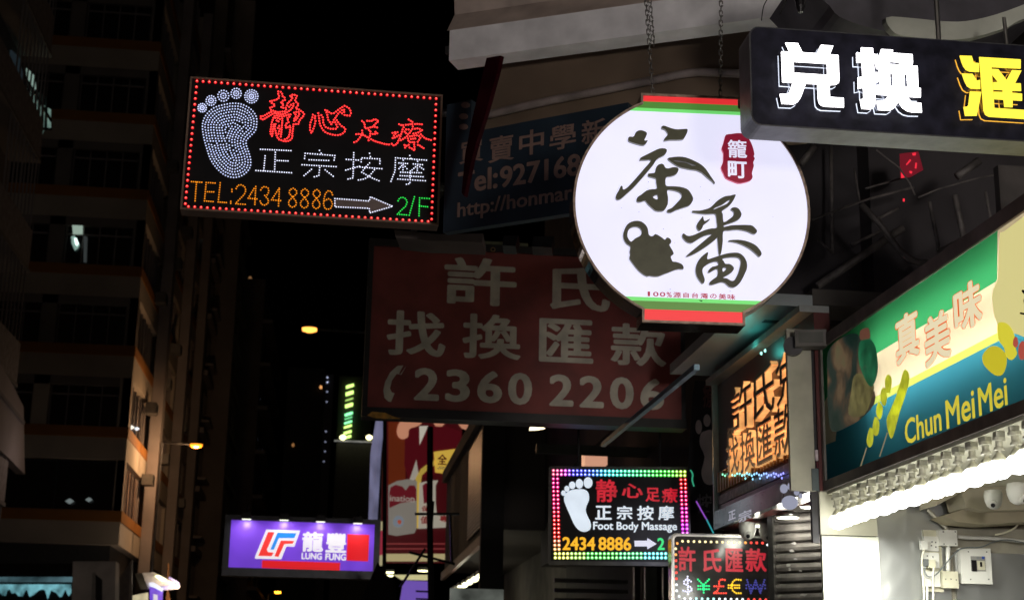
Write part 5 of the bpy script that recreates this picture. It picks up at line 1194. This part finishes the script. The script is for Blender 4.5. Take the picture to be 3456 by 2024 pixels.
for k in range(9):
    d = k*FH
    MB().box((-16, 0, z0+d), (0, LEN, zs0+d)).obj('parapet', cream if k < 8 else brownp, t)
    MB().box((-16, -.03, zs0+d+.001), (.03, LEN, zs1+d)).obj('orange_stripe', oran, t)
    # front windows: piers leave openings, mullions and panes inside
    w0, w1 = zs1+d+.001, z0+d+FH-.001
    if k >= 1:
        for xa, xb in ((-16, -6.0), (-3.7, -3.1), (-.45, 0)): MB().box((xa if xa > -10 else -16, 0, w0), (xb if xa > -10 else -3.75-2.6, .4, w1)).obj('pier', brownp if k > 1 else cream, t)
        MB().box((-6.35, 0, w1-.35), (-.45, .3, w1)).obj('lintel', brownp, t)
        for (wa, wb) in ((-6.3, -3.75), (-3.05, -.5)):
            n_ = 4 if wb-wa > 2.5 else 3
            for j in range(n_):
                xa = wa+(wb-wa)*j/n_
                wn_ = MB().box((xa+.04, .14, w0+.05), (xa+(wb-wa)/n_-.04, .18, w1-.38)).obj('window', GLASSD, t)
                MB().box((xa, .10, w0+.02), (xa+.04, .2, w1-.36)).obj('frame', colm, wn_)
            MB().box((wa, .08, w0+(w1-w0)*.62), (wb, .13, w0+(w1-w0)*.62+.06)).obj('transom', colm, t)
    else:
        for j in range(7):
            wn_ = MB().box((-16+j*2.25, .12, w0+.05), (-16+(j+1)*2.25-.08, .16, w1-.1)).obj('window', GLASSD, t)
        MB().box((-.3, 0, w0), (0, .4, w1)).obj('pier', cream, t)
    # street side: windows with frames, columns
    for (ya, yb) in ((.6, 3.1), (3.3, 5.6), (8.6, 11.2), (11.6, 14.2), (17, 19.6), (20, 22.6)):
        wn_ = MB().box((-.22, ya, w0+.1), (-.18, yb, w1-.1)).obj('window', CURT if k == 0 and ya < 6 else GLASSD, t)
        for j in range(4):
            y_ = ya+(yb-ya)*j/3; MB().box((-.17, y_-.035, w0+.1), (-.10, y_+.035, w1-.1)).obj('frame', colm, wn_)
    for ya in (.0, 7.0, 15.4): MB().box((-.34, ya, w0), (-.001 if ya == 0 else .0, ya+(.3 if ya == 0 else .6), w1)).obj('pier', cream, t)
for ya in (6.2, 14.9, 22.9): MB().box((.031, ya, z0-.8), (.5, ya+1.0, z0+FH*9)).obj('column', colm, t)
acm = mat('aircon_grime', (.13, .12, .11), .6, var=.2)
for rank, (ya, zz, k) in enumerate(sorted(((4.6, 2, 0), (5.3, 1.1, 0), (9.0, 2.6, 0), (10.4, 1.6, 0), (4.9, 3.5, 0), (12, 3.3, 0), (17, 2.4, 0), (19, 1.3, 0), (9.6, 4.4, 0), (13, 5.2, 0), (5.2, 5.4, 0)), key=lambda q: q[1])):
    q = thing('air_conditioner', 'air conditioner', 'air conditioner', (XA+.031, YA+ya, z0+zz*FH-.6), 0, 'air conditioners on the corner block')
    q['label'] = 'grey window air conditioner on the street side of the cream block, ' + ('lowest', 'second', 'third', 'fourth', 'fifth', 'sixth', 'seventh', 'eighth', 'ninth', 'tenth', 'topmost')[rank] + (' of all' if rank in (0, 10) else ' from the bottom')
    MB().box((0, -.35, 0), (.45, .35, .45)).obj('case', acm, q); MB().box((.451, -.3, .05), (.47, .3, .4)).obj('grille', DARKM, q)
for x, y, Yw, s_, cc in ((678, 789, 84, .16, (.8, .95, 1)), (440, 1441, 60, .12, (1, .97, .85)), (462, 1446, 61, .08, (.8, .85, .9)), (613, 1448, 82, .07, (1, .95, .9)), (300, 1685, 57.9, .10, (.10, .12, .12)), (235, 1690, 57.9, .12, (.10, .12, .12))):
    MB().lathe([(.02, .8*s_), (s_, 0), (.02, -.8*s_)], 8, c=P(x, y, Yw)-t.location, sx=1.4).obj('light_speck', emit(cc, 1.3), t)  # small lights and side window reflections, put in as glowing beads
# lit window on the front face
f = Fr(265, 790, YA+.05, 0)
for pts, c_, st in (('243,752 279,752 279,790 246,790', (.50, .66, .55), .55), ('240,798 252,795 268,828 262,838 252,845 242,822', (.35, .55, .48), .6), ('250,803 258,803 266,823 260,832 254,825', (.8, 1, .95), 2.0), ('282,795 295,800 292,885 282,885', (.06, .07, .07), .5)):
    o = shape(f, None, N(pts), emit(c_, st), .0, .03, 'lit_pane'); o.parent = t; o.matrix_parent_inverse = Matrix.Translation(-t.location); o.matrix_basis = f.M()
f = Fr(450, 1440, YA+.05, 0)
# shop level: dark void, cyan lit stall, concrete column, awning, bright corner sign
f = Fr(250, 1895, 50, 0); q = f.root('concrete_column', 'square grey concrete column below the corner block', 'column')
shape(f, q, N('246,1893 390,1893 388,2100 240,2100'), mat('patchy_concrete', (.60, .57, .55), .8, var=.35, scale=.8, bump=.2), -1, 0, 'shaft')
shape(f, q, N('312,1930 322,1930 322,2100 305,2100'), mat('pale_pipe', (.36, .35, .33), .5), .01, .05, 'pipe'); shape(f, q, N('322,1935 345,1955 345,2100 322,2100'), BLACK, .005, .02, 'recess')
f = Fr(100, 1960, 54, 0); q = f.root('lit_stall', 'stall front with a ragged cyan lit fringe at the lower left corner', 'stall')
random.seed(3)
fr_pts = [(0-30, 1970)]; x = -30
up = []; dn = []
while x < 246:
    up.append((x, 1970)); dn.append((x, 1984+random.choice((2, 5, 14, 22, 26))*random.uniform(.6, 1.4))); x += random.uniform(6, 13)
shape(f, q, up+dn[::-1], emit((.16, .42, .48), .7, None, .7, 3.5), 0, .1, 'fringe')
shape(f, q, N('-30,1945 246,1945 246,1962 -30,1962'), emit((.06, .12, .14), .7, None, .95, 1.2), 0, .12, 'lit_rail')
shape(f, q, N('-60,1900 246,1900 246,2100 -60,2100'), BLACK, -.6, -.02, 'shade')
f = Fr(420, 1890, 52, 0); q = f.root('grey_post_board', 'dim grey board and post between the column and the corner shop', 'board')
shape(f, q, N('395,1960 446,1888 446,2100 390,2100'), mat('dim_board', (.13, .12, .125), .7), -.1, 0, 'board'); shape(f, q, N('441,1888 448,1888 438,2100 430,2100'), mat('dim_post', (.30, .28, .26), .6), .01, .06, 'post')
f = Fr(500, 1940, 57, 40); q = f.root('corner_shop_sign', 'bright violet and white corner shop canopy at the foot of the cream block', 'shop sign')
shape(f, q, N('480,1932 520,1930 608,1975 604,1985 556,1990 500,1985'), mat('canopy_white', (.6, .55, .5), .6), -.5, -.01, 'canopy')
shape(f, q, N('524,1942 536,1940 562,1954 558,1960 545,1958'), emit((1, .97, .55), 3), .01, .05, 'tube')
shape(f, q, N('572,1945 606,1965 604,1972 570,1950'), emit((.35, .28, .6), .8), .01, .05, 'violet_edge'); shape(f, q, N('545,1978 604,1970 602,1980 552,1990'), emit((.38, .32, .65), .8), .06, .1, 'violet_edge')
shape(f, q, N('505,1965 518,1964 552,1985 548,1995 520,1980 506,1976'), emit((.75, .8, .95), 1), .11, .15, 'white_edge')
shape(f, q, N('507,1978 550,1993 548,2060 508,2060'), emit((.16, .07, .62), .8, None, .5, 2.5), .06, .1, 'violet_panel')
shape(f, q, N('519,2003 532,2006 532,2060 519,2060'), emit((.7, .65, .75), .8), .11, .15, 'white_panel')
shape(f, q, N('443,2010 500,1998 500,2060 462,2060'), emit((.75, .66, .42), .7, None, .3, 2.5), .0, .1, 'lit_window')
lamp('light', (1.5, -.3, .6), 120, (1, .8, .6), .3, q)
f = Fr(570, 1980, 60, 0); q = f.root('orange_signpost', 'thin orange branch like post at the corner shop', 'post')
shape(f, q, N('566,1900 570,1900 568,1990 584,2060 575,2060 568,2030 560,2060 552,2060 563,1995'), mat('orange_post', (.55, .22, .06), .6), 0, .1, 'post')  # orange is the base colour of the post

# next block along the left, darker, and the nearer block at the left edge
t = thing('second_block', 'tall dark apartment block behind the cream corner block', 'building', (XA+.2, YA+26, 0))
MB().box((-14, 0, 0), (0, 30, 44)).obj('wall', mat('dark_render', (.20, .165, .14), .85, var=.25, scale=.5), t)
for k in range(10):
    for j in range(5):
        zz = 6.3+k*3.3; yy = 1.5+j*5.6
        if k in (0,) and j > 2: continue
        wn_ = MB().box((.001, yy, zz), (.05, yy+2.6, zz+1.7)).obj('window', GLASSD, t)
        if j < 3: MB().box((.051, yy-.1, zz-.15), (.5, yy+2.7, zz-.02)).obj('sill', colm, wn_)
    MB().box((.001, 0, 8.6+k*3.3), (.35, 30, 8.9+k*3.3)).obj('ledge', colm, t)
MB().box((.001, 4.6, 4), (1.3, 5.4, 44)).obj('fin_wall', brownp, t)
t = thing('third_block', 'farthest dark block on the left of the street with stepped outline', 'building', (XA+1.5, YA+62, 0))
MB().box((-12, 0, 0), (0, 24, 34)).obj('wall', mat('far_render', (.16, .13, .12), .9, var=.3, scale=.4), t)
for k in range(7):
    for j in range(3):
        MB().box((.001, 1+j*7, 6+k*3.6), (.05, 5+j*7, 8+k*3.6)).obj('window', GLASSD, t)
    MB().box((.001, 0, 8.7+k*3.6), (.8, 24, 9.0+k*3.6)).obj('balcony', colm, t)
XB = PX(128, 700, -8.9)
t = thing('near_left_block', 'very dark near block at the left edge with a greenish lit stair window', 'building', (-8.9, XB.y, 0))
MB().box((-12, -26, 0), (-.9, 0, 60)).obj('wall', mat('black_render', (.13, .11, .105), .9, var=.3, scale=.5), t)
f = Fr(128, 600, XB.y, 90)
def nb(pts, m_, h0, h1, nm, par=None):
    o = shape(f, None, N(pts), m_, h0, h1, nm); o.parent = t; o.matrix_parent_inverse = Matrix.Translation(-t.location); o.matrix_basis = f.M(); return o
for k in range(9):
    za = P(128, 1700, XB.y).z+k*3.3-3.3
    MB().box((-.899, -20, za), (-.02, -.3, za+1.1)).obj('balcony', mat('dirty_balcony', (.30, .25, .23), .8, var=.3), t)
    for j in range(9): MB().box((-.06, -.6-j*.45, za+1.1), (-.02, -.55-j*.45, za+3.25)).obj('window_bar', colm, t)
    MB().box((-.9, -20, za+3.18), (-.0, -.2, za+3.28)).obj('slab', brownp, t)
lg = emit((.26, .42, .36), .5, None, .4, 2)
nb('94,232 118,258 122,300 108,312 96,275', emit((.40, .58, .5), .55), -.5, -.45, 'lit_pane')
nb('88,298 102,300 130,345 172,370 172,432 95,425 84,380', lg, -.55, -.5, 'lit_pane')
nb('104,438 150,440 128,490 108,455', emit((.08, .13, .11), .5), -.5, -.45, 'lit_pane')
nb('40,170 70,200 88,330 60,330 30,290', emit((.018, .028, .035), .5), -.5, -.45, 'lit_pane')
for x in (98, 110, 122, 134, 146, 158): nb(f'{x},{290+(x-98)*.6} {x+4},{294+(x-98)*.6} {x+1},440 {x-4},440', BLACK, -.4, -.35, 'window_bar')
nb('80,424 176,434 176,440 80,432', BLACK, -.34, -.3, 'window_bar'); nb('96,270 176,404 174,412 94,280', BLACK, -.34, -.3, 'window_bar')
f = Fr(0, 1540, 46, 30); q = f.root('white_canopy_light', 'white lit canopy corner at the left edge', 'canopy')
shape(f, q, N('-30,1512 60,1560 30,1562 -30,1562'), mat('canopy_grey', (.35, .35, .32), .6), -.1, 0, 'panel'); shape(f, q, N('-30,1528 0,1536 20,1552 14,1558 -30,1556'), emit((.8, 1, .9), 1.6), .01, .05, 'lens')

f = Fr(40, 1400, 42.5, 90)

nb('-20,1190 44,1300 80,1372 84,1600 30,1545 -20,1500', mat('pinkish_parapet', (.42, .34, .32), .8, var=.15, scale=.6), .0, .25, 'parapet')
nb('-20,1290 84,1420 84,1432 -20,1304', colm, .251, .3, 'ledge')
l_ = P(60, 1600, 42); lamp('light', (l_.x+1.1-t.location.x, l_.y-t.location.y, l_.z+.3), 9, (1, .85, .8), .2, t)  # bare lamp added to brighten the parapet
